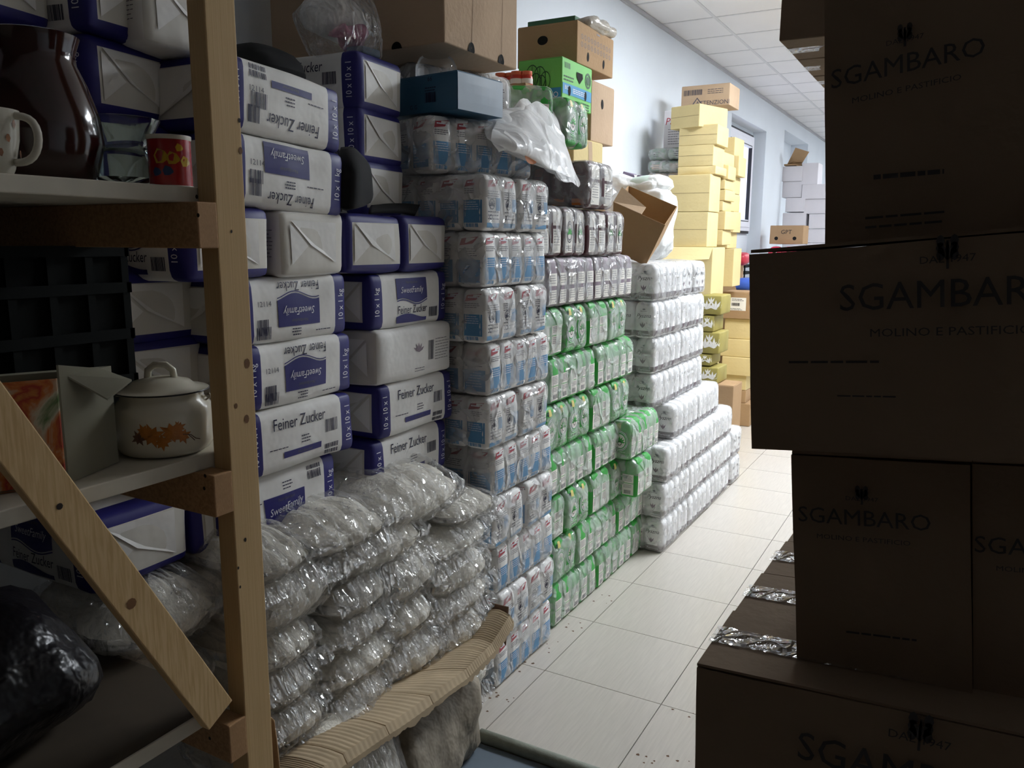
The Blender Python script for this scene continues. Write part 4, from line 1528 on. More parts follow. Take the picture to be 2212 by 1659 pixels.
# green and brown bundles with a white box on top, by the wall
zz = U(1430, 560, y=6.15).z
hts = [560, 535, 505, 478, 455, 420, 395, 372, 346, 320]
gm_ = mat('green_printed_bag', '#4e6e58', .4, .3, scale=9)
bm2 = mat('kraft_printed_bag', '#b09478', .5, .3, scale=9)
for n in range(9):
    zb, zt = U(1430, hts[n], y=6.1).z, U(1430, hts[n + 1], y=6.1).z
    l, r = U(1397 + (n < 4) * 10, 400, y=6.1).x, -1.93
    o = new('bundle_pack', None, None, ((l + r) / 2, 6.25, zb), 0, 'shrink-wrapped bundle of %s bags by the wall, %s from the bottom' % (['green', 'kraft and green'][n % 2], ['first', 'second', 'third', 'fourth', 'fifth', 'sixth', 'seventh', 'eighth', 'ninth'][n]), 'bundle', 'wrapped bundles by the wall')
    for k in range(2):
        S = Soft((r - l) / 2 - .004, .3, zt - zb - .004, .035, .004, .008, 8, n)
        pr = [('-y', p_rect(-.04, .02, .04, zt - zb - .03), bm2 if n % 2 else gm_, .001), ('-y', p_lines(-.025, (zt - zb) * .6, .05, 3, .006, .014, rnd), M['blackink'], .002)]
        new('bag', S.mesh('bag', gm_ if n % 2 else bm2 if n % 4 == 2 else gm_, (3, 3, 3), prints=pr), o, ((k - .5) * (r - l) / 2, 0, .002))
    new('film', Soft(r - l + .004, .31, zt - zb - .001, .03, .006, .008, 9, n).mesh('film', FILM, (5, 4, 3)), o)
carton('yellow_carton', (-2.2, 6.1, .002), (-2.03, 6.4, zz - .003), M['card'], 'brown carton under the wrapped bundles', group='low stack of brown cartons')
o, d = pxbox('white_box', 6.3, .2, 1434, 238, 1475, 322, M['cardwhite'], 'white box with red lettering leaning on the wall')
decal(o, 'red_lettering', [p_text('Pa', -.03, d.z * .72, .075, 0, .2)], M['redink'], d=d)
decal(o, 'small_print', [p_lines(-.04, d.z * .5, .1, 7, .004, .018, rnd)], M['greyink'], d=d)

# far end: white cartons, brown carton with two holes, red rolls
WB = dict(group='white cartons at the far end')
yw = 11.55
wl = [(1690, 552, 1741, 500), (1690, 500, 1741, 460), (1697, 458, 1739, 427), (1690, 427, 1732, 392), (1690, 392, 1733, 359), (1731, 399, 1767, 352),
      (1741, 545, 1785, 525), (1745, 525, 1787, 495), (1747, 494, 1787, 462), (1737, 462, 1787, 430), (1732, 430, 1787, 398)]
nmw = ['left column, bottom', 'left column, second up', 'left column, third up', 'left column, fourth up', 'left column, fifth up', 'right column, topmost', 'right column, lowest', 'right column, second up', 'right column, third up', 'right column, fourth up', 'right column, fifth up']
for n, (a, bt, c, t) in enumerate(wl):
    pxbox('white_carton', yw + .02 * (n % 2), .35, a, t, c, bt - .5, M['cardwhite'], 'white carton stacked by the far wall recess, %s' % nmw[n], **WB)
z_ = U(1715, 552, y=yw).z
carton('white_carton', (-2.28, yw, .002), (-1.75, yw + .4, z_ - .002), M['cardwhite'], 'large white carton on the floor under the far white cartons', **WB)
# opened brown carton above the white ones
cx, zt = U(1712, 352, y=yw + .1), U(1712, 358, y=yw + .1).z
o = new('open_carton', None, None, (cx.x, yw + .15, zt), 0, 'open brown carton with raised flap on the far white cartons', 'carton')
b = MB()
b.box((-.1, -.1, 0), (.12, .1, .02), M['card'])
new('body', b.make('body'), o)
b = MB()
q0, q1, q2, q3 = [U(a, c, y=yw + .1) - Vector((cx.x, yw + .15, zt)) for a, c in ((1700, 356), (1731, 355), (1755, 332), (1726, 323))]
q4 = Vector((0, .006, 0))
dp = Vector((0, -.25, 0))
b.hexa([q0, q1, q2 + dp, q3 + dp, q0 + q4, q1 + q4, q2 + dp + q4, q3 + dp + q4], M['card'])
new('flap', b.make('flap'), o)
b = MB()
q0, q1, q2, q3 = [U(a, c, y=yw + .05) - Vector((cx.x, yw + .15, zt)) for a, c in ((1720, 355), (1731, 355), (1731, 386), (1721, 380))]
b.hexa([q0, q1, q2, q3, q0 + q4, q1 + q4, q2 + q4, q3 + q4], M['card'])
new('hanging_flap', b.make('hanging_flap'), o)
yg = 10.3
o, d = pxbox('brown_carton', yg, .35, 1663, 487, 1735, 527, M['card'], 'brown carton with two round holes before the far white cartons')
decal(o, 'hand_hole', [p_ring(-d.x * .3, d.z * .3, 0, .022), p_ring(d.x * .25, d.z * .3, 0, .022)], M['void'], d=d)
decal(o, 'stamp', [p_text('GPT', 0, d.z * .65, .07)], M['blackink'], d=d)
zf = U(1700, 528, y=yg).z
for n in range(2):
    p = U(1676 + n * 30, 545, y=yg)
    o = new('red_roll', None, None, (p.x, yg + .02, zf - .1), 0, 'red paper roll under the brown carton with holes, %s' % ['left', 'right'][n], 'roll', 'red paper rolls')
    b = MB()
    b.lathe([(.025, -.1), (.072, -.1), (.075, -.097), (.075, .097), (.072, .1), (.025, .1), (.025, -.1)], M['pinkred'], 28)
    r_ = new('paper', auto_smooth(b.make('paper')), o, rot=(R(90), 0, 0))
    b = MB()
    b.lathe([(.024, -.1), (.024, .1)], M['card'], 20)
    new('core', b.make('core'), o, rot=(R(90), 0, 0))
p = U(1700, 555, y=yg)
carton('white_carton', (p.x - .24, yg, .002), (p.x + .3, yg + .36, zf - .178), M['cardwhite'], 'white carton under the red rolls', **WB)
o, d = pxbox('white_box', 9.7, .2, 1730, 533, 1764, 560, M['cardwhite'], 'small white box with green mark beside the red rolls')
decal(o, 'green_mark', [p_text('Bio', 0, d.z * .6, .045)], M['green'], d=d)
carton('white_carton', (U(1728, 560, y=9.7).x, 9.68, .002), (U(1790, 560, y=9.7).x, 10.1, U(1750, 561, y=9.7).z), M['cardwhite'], 'white carton under the small marked box', **WB)
# black crate, blue and red things behind the brown cartons
o = new('black_crate', None, None, (*U(1603, 590, y=8.2).xy, .002), 0, 'black plastic crate standing beyond the brown carton stack', 'crate')
zc = U(1603, 557, y=8.2).z
b = MB()
for z in np.linspace(0, zc - .03, 22):
    b.box((-.14, -.1, z), (.05, .1, z + .03), crm)
for x in (-.14, -.05, .04):
    b.box((x, -.104, 0), (x + .014, -.1, zc), crm)
new('slats', b.make('slats'), o)
for px, py, m, lab, w in ((1612, 600, mat('blue_plastic', '#4466c0', .4, .1), 'blue plastic packet behind the brown carton stack', .1), (1592, 545, mat('red_plastic', '#b03040', .4, .1), 'red packet peeping out behind the yellow cartons', .1)):
    p = U(px, py + 12, y=7.6)
    o = new('plastic_packet', None, None, (p.x, 7.6, p.z - .06), 0, lab, 'packet')
    new('body', Soft(.2, .2, w, .03, .01, .01, 9, 2).mesh('body', m, (3, 3, 3)), o)
    carton('brown_carton', (p.x - .1, 7.5, .002), (p.x + .03, 7.75, p.z - .062), M['card'], 'brown carton carrying the %s' % lab[:lab.index('packet') + 6], group='low stack of brown cartons')

# ---- high cartons over the green stack
HG = 'fruit cartons high on the stack'
gx, yf = -1.7, 3.485
xl = U(1120, 130, y=yf).x
zb_, zt_ = 2.195, 2.404
o = carton('fruit_carton', (xl, yf, zb_), (gx, yf + .33, zt_), M['greencard'], 'green fruit carton with blue stripe and drawn leaves', group=HG)
d = Vector((gx - xl, .33, zt_ - zb_))
E1 = []
for a, z, r in ((-.06, .115, .03), (-.02, .13, .035), (.02, .125, .032), (.05, .11, .026), (-.04, .1, .028), (.0, .1, .03), (.03, .095, .026)):
    E1.append(p_ring(a - .02, z, r - .003, r, 18, sy=1.6))
    E1.append(p_rect(a - .0215, z - r * 1.5, a - .0185, z + r * 1.4))
decal(o, 'leaf_drawing', E1, mat('dark_green_ink', '#1c4a24', .6, 0), d=d)
decal(o, 'blue_stripe', [p_rect(-d.x / 2 + .005, .01, d.x / 2 - .005, .075, 8, 4)], M['bluecard'], d=d)
decal(o, 'blue_stripe', [p_rect(-d.y / 2 + .005, .05, d.y / 2 - .005, .098, 8, 4)], M['bluecard'], '+x', d)
decal(o, 'stripe_lettering', [p_text('BIO', .07, .045, .035)], M['whiteink'], d=d, off=.002)
decal(o, 'stripe_lettering', [p_text('BIO', -.12, .08, .026), p_lines(-.06, .08, .14, 3, .003, .008, rnd)], M['whiteink'], '+x', d, off=.002)
for nm_, g_ in (('printed_ring', [p_ring(.115, .145, .026, .036)]), ('printed_leaf', [p_ring(.115, .145, .0, .02)]), ('printed_barcode', [p_bars(-.145, .165, .06, .025, 12, rnd)]), ('printed_text', [p_lines(-.15, .125, .1, 2, .006, .015, rnd)]), ('printed_text', [p_lines(.04, .03, .1, 3, .006, .012, rnd)])):
    decal(o, nm_, g_, mat('dark_green_ink', '#1c4a24'), '+x', d)
decal(o, 'hand_hole', [p_poly([(-.02, .165), (.045, .165), (.05, .145), (.013, .115), (-.018, .14)]), p_ring(-.095, .068, 0, .013, sy=1.7), p_ring(.085, .07, 0, .013, sy=1.7)], M['void'], '+x', d, off=.0025)
yf2 = 3.64
xl = U(1118, 80, y=yf2).x
o = carton('fruit_carton', (xl, yf2, 2.406), (gx, yf2 + .44, 2.595), M['card'], 'brown fruit carton with hand hole and rows of printed circles', group=HG)
d = Vector((gx - xl, .44, .189))
decal(o, 'hand_hole', [p_ring(-.02, .115, 0, .028, sy=.75), p_ring(-.13, .006, 0, .02, 16, 0, math.pi), p_ring(.08, .006, 0, .02, 16, 0, math.pi)], M['void'], d=d)
decal(o, 'hand_hole', [p_ring(-.1, .045, 0, .012, sy=1.8), p_ring(.09, .045, 0, .012, sy=1.8)], M['void'], '+x', d)
pcs = []
for k in range(10):
    for j in range(2):
        pcs.append(p_ring(-.17 + k * .037, .125 - j * .035, .009, .0115, 14))
        pcs.append(p_text(str(k + 1 + 10 * j), -.17 + k * .037, .125 - j * .035, .011))
pcs.append(p_lines(.0, .165, .05, 1, .008, .02, rnd))
decal(o, 'printed_circles', pcs, M['greyink'], '+x', d)
b = MB()
b.box((-.16, -.12, d.z), (.1, .1, d.z + .05), mat('dark_green_print', '#3e6a4c', .6, .1), .004)
tp = new('green_box', b.make('green_box'), None, o.location, 0, 'flat dark green box on the topmost fruit carton', 'box')
o2 = new('silver_wrap', Soft(.12, .3, .05, .02, .01, .02, 14, 2).mesh('silver_wrap', M['tape'], (5, 7, 3)), None, o.location + Vector((.12, .06, d.z)), 0, 'crumpled silver film on the topmost fruit carton', 'film')
o = carton('fruit_carton', (-2.15, 3.83, 2.07), (gx - .005, 4.12, 2.36), M['cardpale'], 'plain brown carton with oval hole behind the green fruit carton', group=HG)
decal(o, 'hand_hole', [p_ring(-.02, .19, 0, .014, sy=1.7)], M['void'], '+x', Vector((.445, .29, .29)))
o = carton('fruit_carton', (-2.15, 3.6, 1.86), (gx + .01, 3.95, 2.066), M['cardyel'], 'pale yellow carton with tape stripe under the fruit cartons', group=HG)
decal(o, 'tape', [p_rect(-.01, .002, .035, .2)], M['cardpale'], '+x', Vector((.46, .35, .206)))
carton('fruit_carton', (-2.15, 3.6, 1.2), (gx - .03, 4.1, 1.858), M['card'], 'large brown carton behind the mauve and maroon packs', group=HG)
carton('fruit_carton', (-2.15, 3.6, .6), (gx - .03, 4.1, 1.198), M['card'], 'large brown carton behind the green packs', group=HG)
carton('fruit_carton', (-2.15, 3.6, .002), (gx - .03, 4.1, .598), M['card'], 'large brown carton on the floor behind the green packs', group=HG)
carton('fruit_carton', (-2.2, 3.4, 1.93), (-1.78, 3.59, 2.19), M['card'], 'brown carton wedged under the green fruit carton', group=HG)

# the big brown carton at the top
c0 = Vector((-1.46, 2.17, 2.17))
dx_, dy_, dz_ = .72, .455, .5
o = carton('large_carton', (c0.x - dx_, c0.y, c0.z), (c0.x, c0.y + dy_, c0.z + dz_), M['cardpale'], 'large brown carton resting on white packs at the top edge', bulge=.008)
d = Vector((dx_, dy_, dz_))
decal(o, 'printed_text', [p_lines(-.06, .27, .13, 3, .008, .02, rnd)], M['greyink'], '+x', d)
for q in (-.075, .115):
    decal(o, 'panel_crease', [p_rect(q, .01, q + .002, .49)], M['carddark'], '+x', d, off=.0014)
for q, fc, ec in ((-.075, '+x', 1.5), (.115, '+x', 1.5), (.18, '-y', 1), (.02, '-y', 1)):
    decal(o, 'vent_notch', [p_ring(q, 0, 0, .02, 16, 0, math.pi, ec)], M['void'], fc, d, off=.002)
# supports behind, under the big carton
# blue carton with clear cap
q = U(990, 240, x=-1.33)
o = carton('blue_carton', (-.32, -.115, 0), (0, .115, .115), M['tealcard'], 'shallow blue carton sitting askew on the top flour pack', rz=R(-7), bulge=.002, bev=.003)
o.location = (-1.55, 2.29, 1.968)
d = Vector((.32, .23, .115))
decal(o, 'lit_side', [p_rect(-.113, .002, .113, .11, 6, 4)], M['litbluecard'], '+x', d, off=.0014)  # brightness of the side facing the light, painted on as a paler sheet
for nm_, g_ in (('barcode', [p_bars(.03, .03, .045, .03, 12, rnd)]), ('printed_text', [p_lines(.03, .072, .045, 2, .003, .008, rnd)]), ('printed_letters', [p_text('G G', -.02, .02, .018)]), ('printed_number', [p_text('66', .05, .1, .02)])):
    decal(o, nm_, g_, M['navyink'], d=d, off=.0014)
ev = o
clear = film_mat('clear_cap_plastic', .06, .05, .1, .06, 8, .3, ridge=4)
b = MB()
b.lathe([(.07, 0), (.068, .05), (.055, .075), (.04, .085), (.02, .09), (0, .09)], clear, 30)
new('clear_dome', auto_smooth(b.make('clear_dome')), None, o.location + Vector((-.03, .01, .1155)), 0, 'clear domed plastic cap on the blue carton', 'cap')

# red jars under the big carton
for n in range(4):
    p = U(1082 + n * 17, 165, y=3.3)
    o = new('jam_jar', None, None, (p.x, 3.3 + .02 * (n % 2), 2.25), 0, 'small red jar with pale lid behind the large carton, %s from the left' % ['first', 'second', 'third', 'fourth'][n], 'jar', 'red jars')
    b = MB()
    b.lathe([(0, 0), (.026, 0), (.028, .01), (.028, .04), (.022, .052)], mat('red_jar', '#c83c2c', .3, .1), 20)
    new('body', auto_smooth(b.make('body')), o)
    b = MB()
    b.lathe([(.024, .05), (.025, .052), (.025, .066), (0, .067)], mat('orange_lid', '#e07050', .4, .1), 20)
    new('lid', auto_smooth(b.make('lid')), o)
    b = MB()
    b.lathe([(.0283, .012), (.0283, .034)], M['cream'], 20)
    new('paper_label', b.make('paper_label', True), o)
carton('brown_carton', (-2.1, 3.21, 1.93), (-1.74, 3.39, 2.248), M['card'], 'brown carton carrying the red jars', cat='carton')

# sheets of thin film and bags
def sheet(pts, nu, nv, amp, sc, seed):
    """a crumpled sheet through a grid of points (rows of columns)"""
    g = [[Vector(p) for p in row] for row in pts]
    vs, fs = [], []

    def cr(P, t):
        n = len(P) - 1
        f = min(max(t * n, 0), n - 1e-6)
        i = int(f)
        t = f - i
        p0, p1, p2, p3 = P[max(i - 1, 0)], P[i], P[i + 1], P[min(i + 2, n)]
        return .5 * ((2 * p1) + (p2 - p0) * t + (2 * p0 - 5 * p1 + 4 * p2 - p3) * t * t + (3 * p1 - p0 - 3 * p2 + p3) * t ** 3)
    for j in range(nv + 1):
        col = [cr(row, j / nv) for row in g]
        for i in range(nu + 1):
            p = cr(col, i / nu)
            w = Vector((mnoise.noise(p * sc + Vector((seed, 0, 0))), mnoise.noise(p * sc + Vector((0, seed + 4, 0))), mnoise.noise(p * sc + Vector((0, 0, seed + 9)))))
            vs.append(p + w * amp)
    for j in range(nv):
        for i in range(nu):
            a = j * (nu + 1) + i
            fs.append((a, a + 1, a + nu + 2, a + nu + 1))
    return vs, fs


# white carrier bag hanging over the maroon pack
rows = []
for row in (((1108, 238), (1150, 222), (1196, 240)), ((1075, 262), (1150, 262), (1215, 290)), ((1062, 300), (1150, 305), (1232, 335)), ((1090, 325), (1165, 345), (1245, 370)), ((1140, 345), (1205, 370), (1252, 392)), ((1212, 368), (1234, 385), (1250, 402))):
    n = len(rows)
    rows.append([U(px, py, x=-1.36 + [-.12, -.03, .05, .06, .05, .05][n] + [-.02, .025, -.02][k]) for k, (px, py) in enumerate(row)])
vs, fs = sheet(rows, 34, 24, .014, 10, 1)
o = new('carrier_bag', None, None, (0, 0, 0), 0, 'white thin carrier bag draped over the maroon pack', 'bag')
new('film', mesh('film', vs, fs, [BAGF], smooth=True), o)
rows2 = [[p + Vector((-.04, .02, .01)) for p in r] for r in rows]
vs, fs = sheet(rows2, 24, 16, .03, 9, 5)
new('film', mesh('film', vs, fs, [BAGF], smooth=True), o)
b = MB()
pp = U(1148, 340, x=-1.29)
b.add([(pp.x, pp.y + .045 * math.cos(k * .45), pp.z + .022 * math.sin(k * .45)) for k in range(14)], [tuple(range(14))], M['orangeink'])
new('orange_print', b.make('orange_print'), o)

# clear bag with pink paper, on top of the rear sugar
pb = U(735, 60, x=-1.68)
o = new('clear_bag', None, None, pb - Vector((0, 0, .12)), 0, 'clear plastic bag with pink paper inside on top of the sugar', 'bag')


def bagx(o_, u):
    t = (u[2] + 1) / 2
    k = 1 - .25 * max(0, t - .6) / .4
    return Vector((o_.x * k, o_.y * k, o_.z))


new('film', Soft(.22, .25, .24, .1, .01, .03, 9, 4, bagx).mesh('film', POUCHF, (8, 10, 9)), o)
new('pink_paper', Soft(.08, .12, .03, .012, .004, .035, 18, 2).mesh('pink_paper', mat('pink_tissue', '#b86e8c', .8, .2), (5, 6, 3)), o, (.03, .0, .08))
new('white_paper', Soft(.13, .15, .1, .04, .01, .03, 9, 6).mesh('white_paper', M['paper'], (5, 6, 4)), o, (-.03, .01, .1))
new('blue_leaflet', Soft(.06, .08, .02, .005, .0, .006, 9, 6).mesh('blue_leaflet', mat('blue_grey_leaflet', '#6a7888', .6, .2), (3, 3, 2)), o, (.06, .03, .04))
# black cloth things among the sugar
rows = [[U(735, 320, x=-1.5), U(760, 318, x=-1.49), U(775, 330, x=-1.5)], [U(728, 360, x=-1.46), U(770, 352, x=-1.43), U(800, 362, x=-1.48)], [U(728, 410, x=-1.45), U(775, 400, x=-1.42), U(808, 415, x=-1.48)], [U(728, 447, x=-1.45), U(770, 452, x=-1.42), U(800, 440, x=-1.47)]]
vs, fs = sheet(rows, 14, 10, .006, 12, 2)
me = mesh('black_bag', vs, fs, [M['black']], smooth=True)
o = new('black_bag', me, None, (0, 0, 0), 0, 'black cloth bag stuffed between the sugar columns', 'bag')
md = o.modifiers.new('s', 'SOLIDIFY')
md.thickness = .03
md.offset = -1
rows = [[U(795, 462, x=-1.47), U(850, 460, x=-1.47), U(895, 466, x=-1.47)], [U(800, 452, x=-1.52), U(850, 448, x=-1.52), U(905, 450, x=-1.52)]]
rows = [[p for p in r] for r in rows]
vs, fs = sheet(rows, 6, 10, .003, 12, 3)
o = new('black_strap', mesh('black_strap', vs, fs, [M['black']], smooth=True), None, (0, 0, 0), 0, 'flat black strap on top of the end-on sugar row', 'strap')
md = o.modifiers.new('s', 'SOLIDIFY')
md.thickness = .012
p = U(612, 150, x=-1.62)
o = new('black_hat', Soft(.2, .22, .1, .05, .02, .01, 8, 1).mesh('black_hat', M['black'], (5, 5, 4)), None, p - Vector((.1, 0, .05)), 0, 'black round cap lying on the sugar near the post', 'cap')

# brown carton tipped on its corner
qa, qb, qc, qd = [U(px, py, y=3.86) for px, py in ((1325, 437), (1437, 486), (1394, 574), (1322, 540))]
dpv = Vector((-.04, .3, .1))
o = new('tipped_carton', None, None, (0, 0, 0), 0, 'open brown carton tipped askew on the white packs', 'carton')
th = Vector((0, .004, 0))
b = MB()
b.hexa([qd, qc, qc + th, qd + th, qa, qb, qb + th, qa + th], M['card'])
new('side_panel', b.make('side_panel'), o)
b = MB()
e = (qa - qd).normalized() * .004
b.hexa([qd, qc, qc + dpv, qd + dpv, qd + e, qc + e, qc + dpv + e, qd + dpv + e], M['card'])
e = (qc - qd).normalized() * .004
b.hexa([qd, qd + e, qd + e + dpv, qd + dpv, qa, qa + e, qa + e + dpv, qa + dpv], M['card'])
b.hexa([qc - e, qc, qc + dpv, qc - e + dpv, qb - e, qb, qb + dpv, qb - e + dpv], M['card'])
b.hexa([qd + dpv, qc + dpv, qc + dpv + th, qd + dpv + th, qa + dpv, qb + dpv, qb + dpv + th, qa + dpv + th], M['card'])
new('other_panels', b.make('other_panels'), o)
b = MB()
fl_ = Vector((.0, .06, .055))
b.hexa([qa, qa * .45 + qb * .55, qa * .45 + qb * .55 + fl_ + Vector((0, 0, -.02)), qa + fl_ + Vector((.02, 0, .02)), *(v_ + Vector((0, 0, .003)) for v_ in (qa, qa * .45 + qb * .55, qa * .45 + qb * .55 + fl_ + Vector((0, 0, -.02)), qa + fl_ + Vector((.02, 0, .02))))], M['cardpale'])
new('flap', b.make('flap'), o)
# heap of film and white bags behind it
for n, (px, py, w, h_, dd_, m_, lab) in enumerate(((1385, 545, .34, .36, .3, BAGF, 'heap of white plastic film behind the tipped carton'), (1385, 425, .3, .09, .25, BAGF, 'white plastic bag lying on top of the film heap'))):
    p = U(px, py, y=4.55)
    o = new('plastic_heap', None, None, (p.x, 4.55, p.z - .02 + .03 * n), 0, lab, 'plastic bag')
    new('film', Soft(w, dd_, h_, .05, .02, .05, 7, n).mesh('film', m_, (9, 8, 9)), o)
    new('filling', Soft(w * .8, dd_ * .8, h_ * .85, .04, .02, .04, 6, n + 3).mesh('filling', mat('pale_green_white_film', '#d4e4da', .4, .05), (6, 6, 6)), o, (0, 0, .01))
p = U(1375, 405, y=4.6)
for n, (px, w, h_) in enumerate(((1358, .12, .1), (1392, .11, .08))):
    p = U(px, 408, y=4.62)
    o = new('purple_carton', None, None, (p.x, 4.62, p.z), .3 - .6 * n, 'torn purple and white carton on the film heap, %s' % ['left', 'right'][n], 'carton', 'torn purple cartons')
    b = MB()
    b.hexa([(-w / 2, -.04, 0), (w / 2, -.05, 0), (w / 2, .05, 0), (-w / 2, .04, 0), (-w / 2 + .03, -.04, h_), (w / 2 - .03, -.02, h_ * .8), (w / 2 - .02, .05, h_ * .9), (-w / 2 + .02, .04, h_ * .7)], mat('purple_grey_print', '#7a6c84', .6, .1), .003)
    new('body', b.make('body'), o)
    b = MB()
    b.hexa([(w / 2, -.05, 0), (w / 2 + .03, -.03, .01), (w / 2 + .03, -.027, .01), (w / 2, -.047, 0), (w / 2 - .03, -.02, h_ * .8), (w / 2 + .02, -.01, h_ * .7), (w / 2 + .02, -.007, h_ * .7), (w / 2 - .03, -.017, h_ * .8)], M['paper'])
    new('flap', b.make('flap'), o)
# corrugated cardboard sheet sagging over the lower pouches
fr = [(640, 1720), (700, 1655), (850, 1560), (1000, 1452), (1062, 1392), (1102, 1330)]
bk = [(560, 1700), (610, 1632), (752, 1540), (880, 1462), (1010, 1385), (1062, 1318)]
fp = [U(a, c, x=-1.15) for a, c in fr]
bp = [U(a, c, x=-1.31) for a, c in bk]
n = 380
vs, fs = [], []


def pl_(P, t):
    f = min(max(t * (len(P) - 1), 0), len(P) - 1 - 1e-6)
    i = int(f)
    return P[i].lerp(P[i + 1], f - i)


for i in range(n + 1):
    t = i / n
    a, c = pl_(bp, t), pl_(fp, t)
    rp_ = .0006 * math.sin(i * math.pi / 2.5) + (-.003 if i % 47 == 0 else 0)
    dn = .02 * mnoise.noise(Vector((t * 26, 0, 3)))
    for j, s in enumerate((0, .25, .5, .75, 1, 1.06, 1.1)):
        p = a.lerp(c, min(s, 1)) + Vector((0, 0, rp_ + .006 * math.sin(s * 3) + .006 * mnoise.noise(Vector((t * 7, s, 0)))))
        if s > 1:
            p += Vector((.01, 0, -.28 * (s - 1) - abs(dn) * (s > 1.07)))
        vs.append(p)
for i in range(n):
    for j in range(6):
        q = i * 7 + j
        fs.append((q, q + 7, q + 8, q + 1))
me = mesh('sheet', vs, fs, [mat('corrugated_liner', '#c6b294', .85, .1, scale=12, spec=.1)])
o = new('cardboard_sheet', None, None, (0, 0, 0), 0, 'bent corrugated cardboard sheet across the lower sugar pouches', 'cardboard')
s_ = new('sheet', me, o)
md = s_.modifiers.new('s', 'SOLIDIFY')
md.thickness = .004
b = MB()
q0, q1, q2, q3 = U(1062, 1318, x=-1.31), U(1102, 1330, x=-1.17), U(1098, 1312, x=-1.2), U(1058, 1302, x=-1.33)
q4, q5 = U(1068, 1345, x=-1.29), U(1092, 1395, x=-1.16)
b.hexa([q4, q5, q5 + Vector((0, .004, 0)), q4 + Vector((0, .004, 0)), q3, q2, q2 + Vector((0, .004, 0)), q3 + Vector((0, .004, 0))], M['carddark'])
new('turned_up_end', b.make('turned_up_end'), o)
# torn piece at the left by the post
rows = [[U(575, 1545, x=-1.2), U(592, 1560, x=-1.19)], [U(582, 1600, x=-1.2), U(600, 1612, x=-1.18)], [U(590, 1680, x=-1.2), U(606, 1690, x=-1.18)]]
vs, fs = sheet(rows, 10, 6, .006, 20, 8)
o2 = new('torn_edge', mesh('torn_edge', vs, fs, [M['card']], smooth=True), o)
md = o2.modifiers.new('s', 'SOLIDIFY')
md.thickness = .003

# lower sacks at floor level
for n, (a, t, c, bt, xx, m_, lab) in enumerate(((860, 1545, 1060, 1700, -1.17, mat('dirty_sack_plastic', '#8a8070', .6, .25, scale=14, bump=.5, bscale=14, bdist=.03), 'dirty beige sack on the floor under the cardboard'), (700, 1600, 880, 1720, -1.2, POUCHF, 'clear pouch on the floor left of the dirty sack'))):
    p0, p1 = U(a, (t + bt) / 2, x=xx), U(c, (t + bt) / 2, x=xx)
    zt = U((a + c) / 2, t, x=xx).z
    o = new('floor_sack', None, None, (xx - .14, (p0.y + p1.y) / 2, .004), .1, lab, 'sack')
    S = Soft(.3, p1.y - p0.y, max(.08, zt), .08, .02, .04, 8, n)
    new('body', S.mesh('body', M['sugar'] if m_ is POUCHF else m_, (6, 9, 6)), o)
    if m_ is POUCHF:
        new('film', Soft(.32, p1.y - p0.y + .02, max(.08, zt) + .015, .08, .02, .045, 9, n).mesh('film', POUCHF, (8, 14, 8)), o)
# bar and mat at the bottom
pa_, pb_ = U(1056, 1594, z=.022), U(1250, 1660, z=.022)
d_ = (pb_ - pa_)
b = MB()
b.tube([pa_ - d_ * .1, pa_ + d_ * .5, pa_ + d_ * 3], .021, mat('grey_green_painted_pipe', '#8a8e82', .5, .15, scale=30, bump=.2, bscale=60), 14)
o = new('grey_pipe', b.make('grey_pipe', True), None, (0, 0, 0), 0, 'grey-green painted pipe lying across the tiles at the bottom', 'pipe')
b = MB()
nn = Vector((d_.y, -d_.x, 0)).normalized()
p0 = pa_ - d_ * .2 + nn * .02
b.hexa([(*(p0 + nn * .6).xy, .001), (*(p0 + nn * .6 + d_ * 3).xy, .001), (*(p0 + d_ * 3).xy, .001), (*p0.xy, .001), (*(p0 + nn * .6).xy, .008), (*(p0 + nn * .6 + d_ * 3).xy, .008), (*(p0 + d_ * 3).xy, .008), (*p0.xy, .008)], mat('blue_grey_mat', '#6c7884', .8, .1))
new('floor_mat', b.make('floor_mat'), None, (0, 0, 0), 0, 'blue-grey flat mat on the floor before the pipe', 'mat')
# grit on the tiles
b = MB()
rg = random.Random(3)
for (px, py, n_) in ((1240, 1352, 6), (1300, 1292, 5), (1120, 1440, 6), (1060, 1520, 7), (1385, 1635, 3), (1400, 1628, 2), (1480, 1545, 3), (1185, 1395, 4), (1090, 1500, 5), (1470, 1632, 3)):
    p = U(px, py, z=0)
    for k in range(n_):
        q = p + Vector((rg.uniform(-.05, .05), rg.uniform(-.05, .05), .0006))
        r_ = rg.uniform(.002, .006)
        w0 = rg.uniform(0, 6)
        b.add([(q.x + r_ * (1 + .8 * math.sin(w0 + k2)) * math.cos(k2 * 1.05), q.y + r_ * math.sin(k2 * 1.05), .0006) for k2 in range(6)], [tuple(range(6))], M['carddark'])
new('floor_grit', b.make('floor_grit'), floor, kind='stuff')

# ------------------------------------------------------------------ dark cartons in the right foreground
SB = 'pasta cartons in the right foreground'


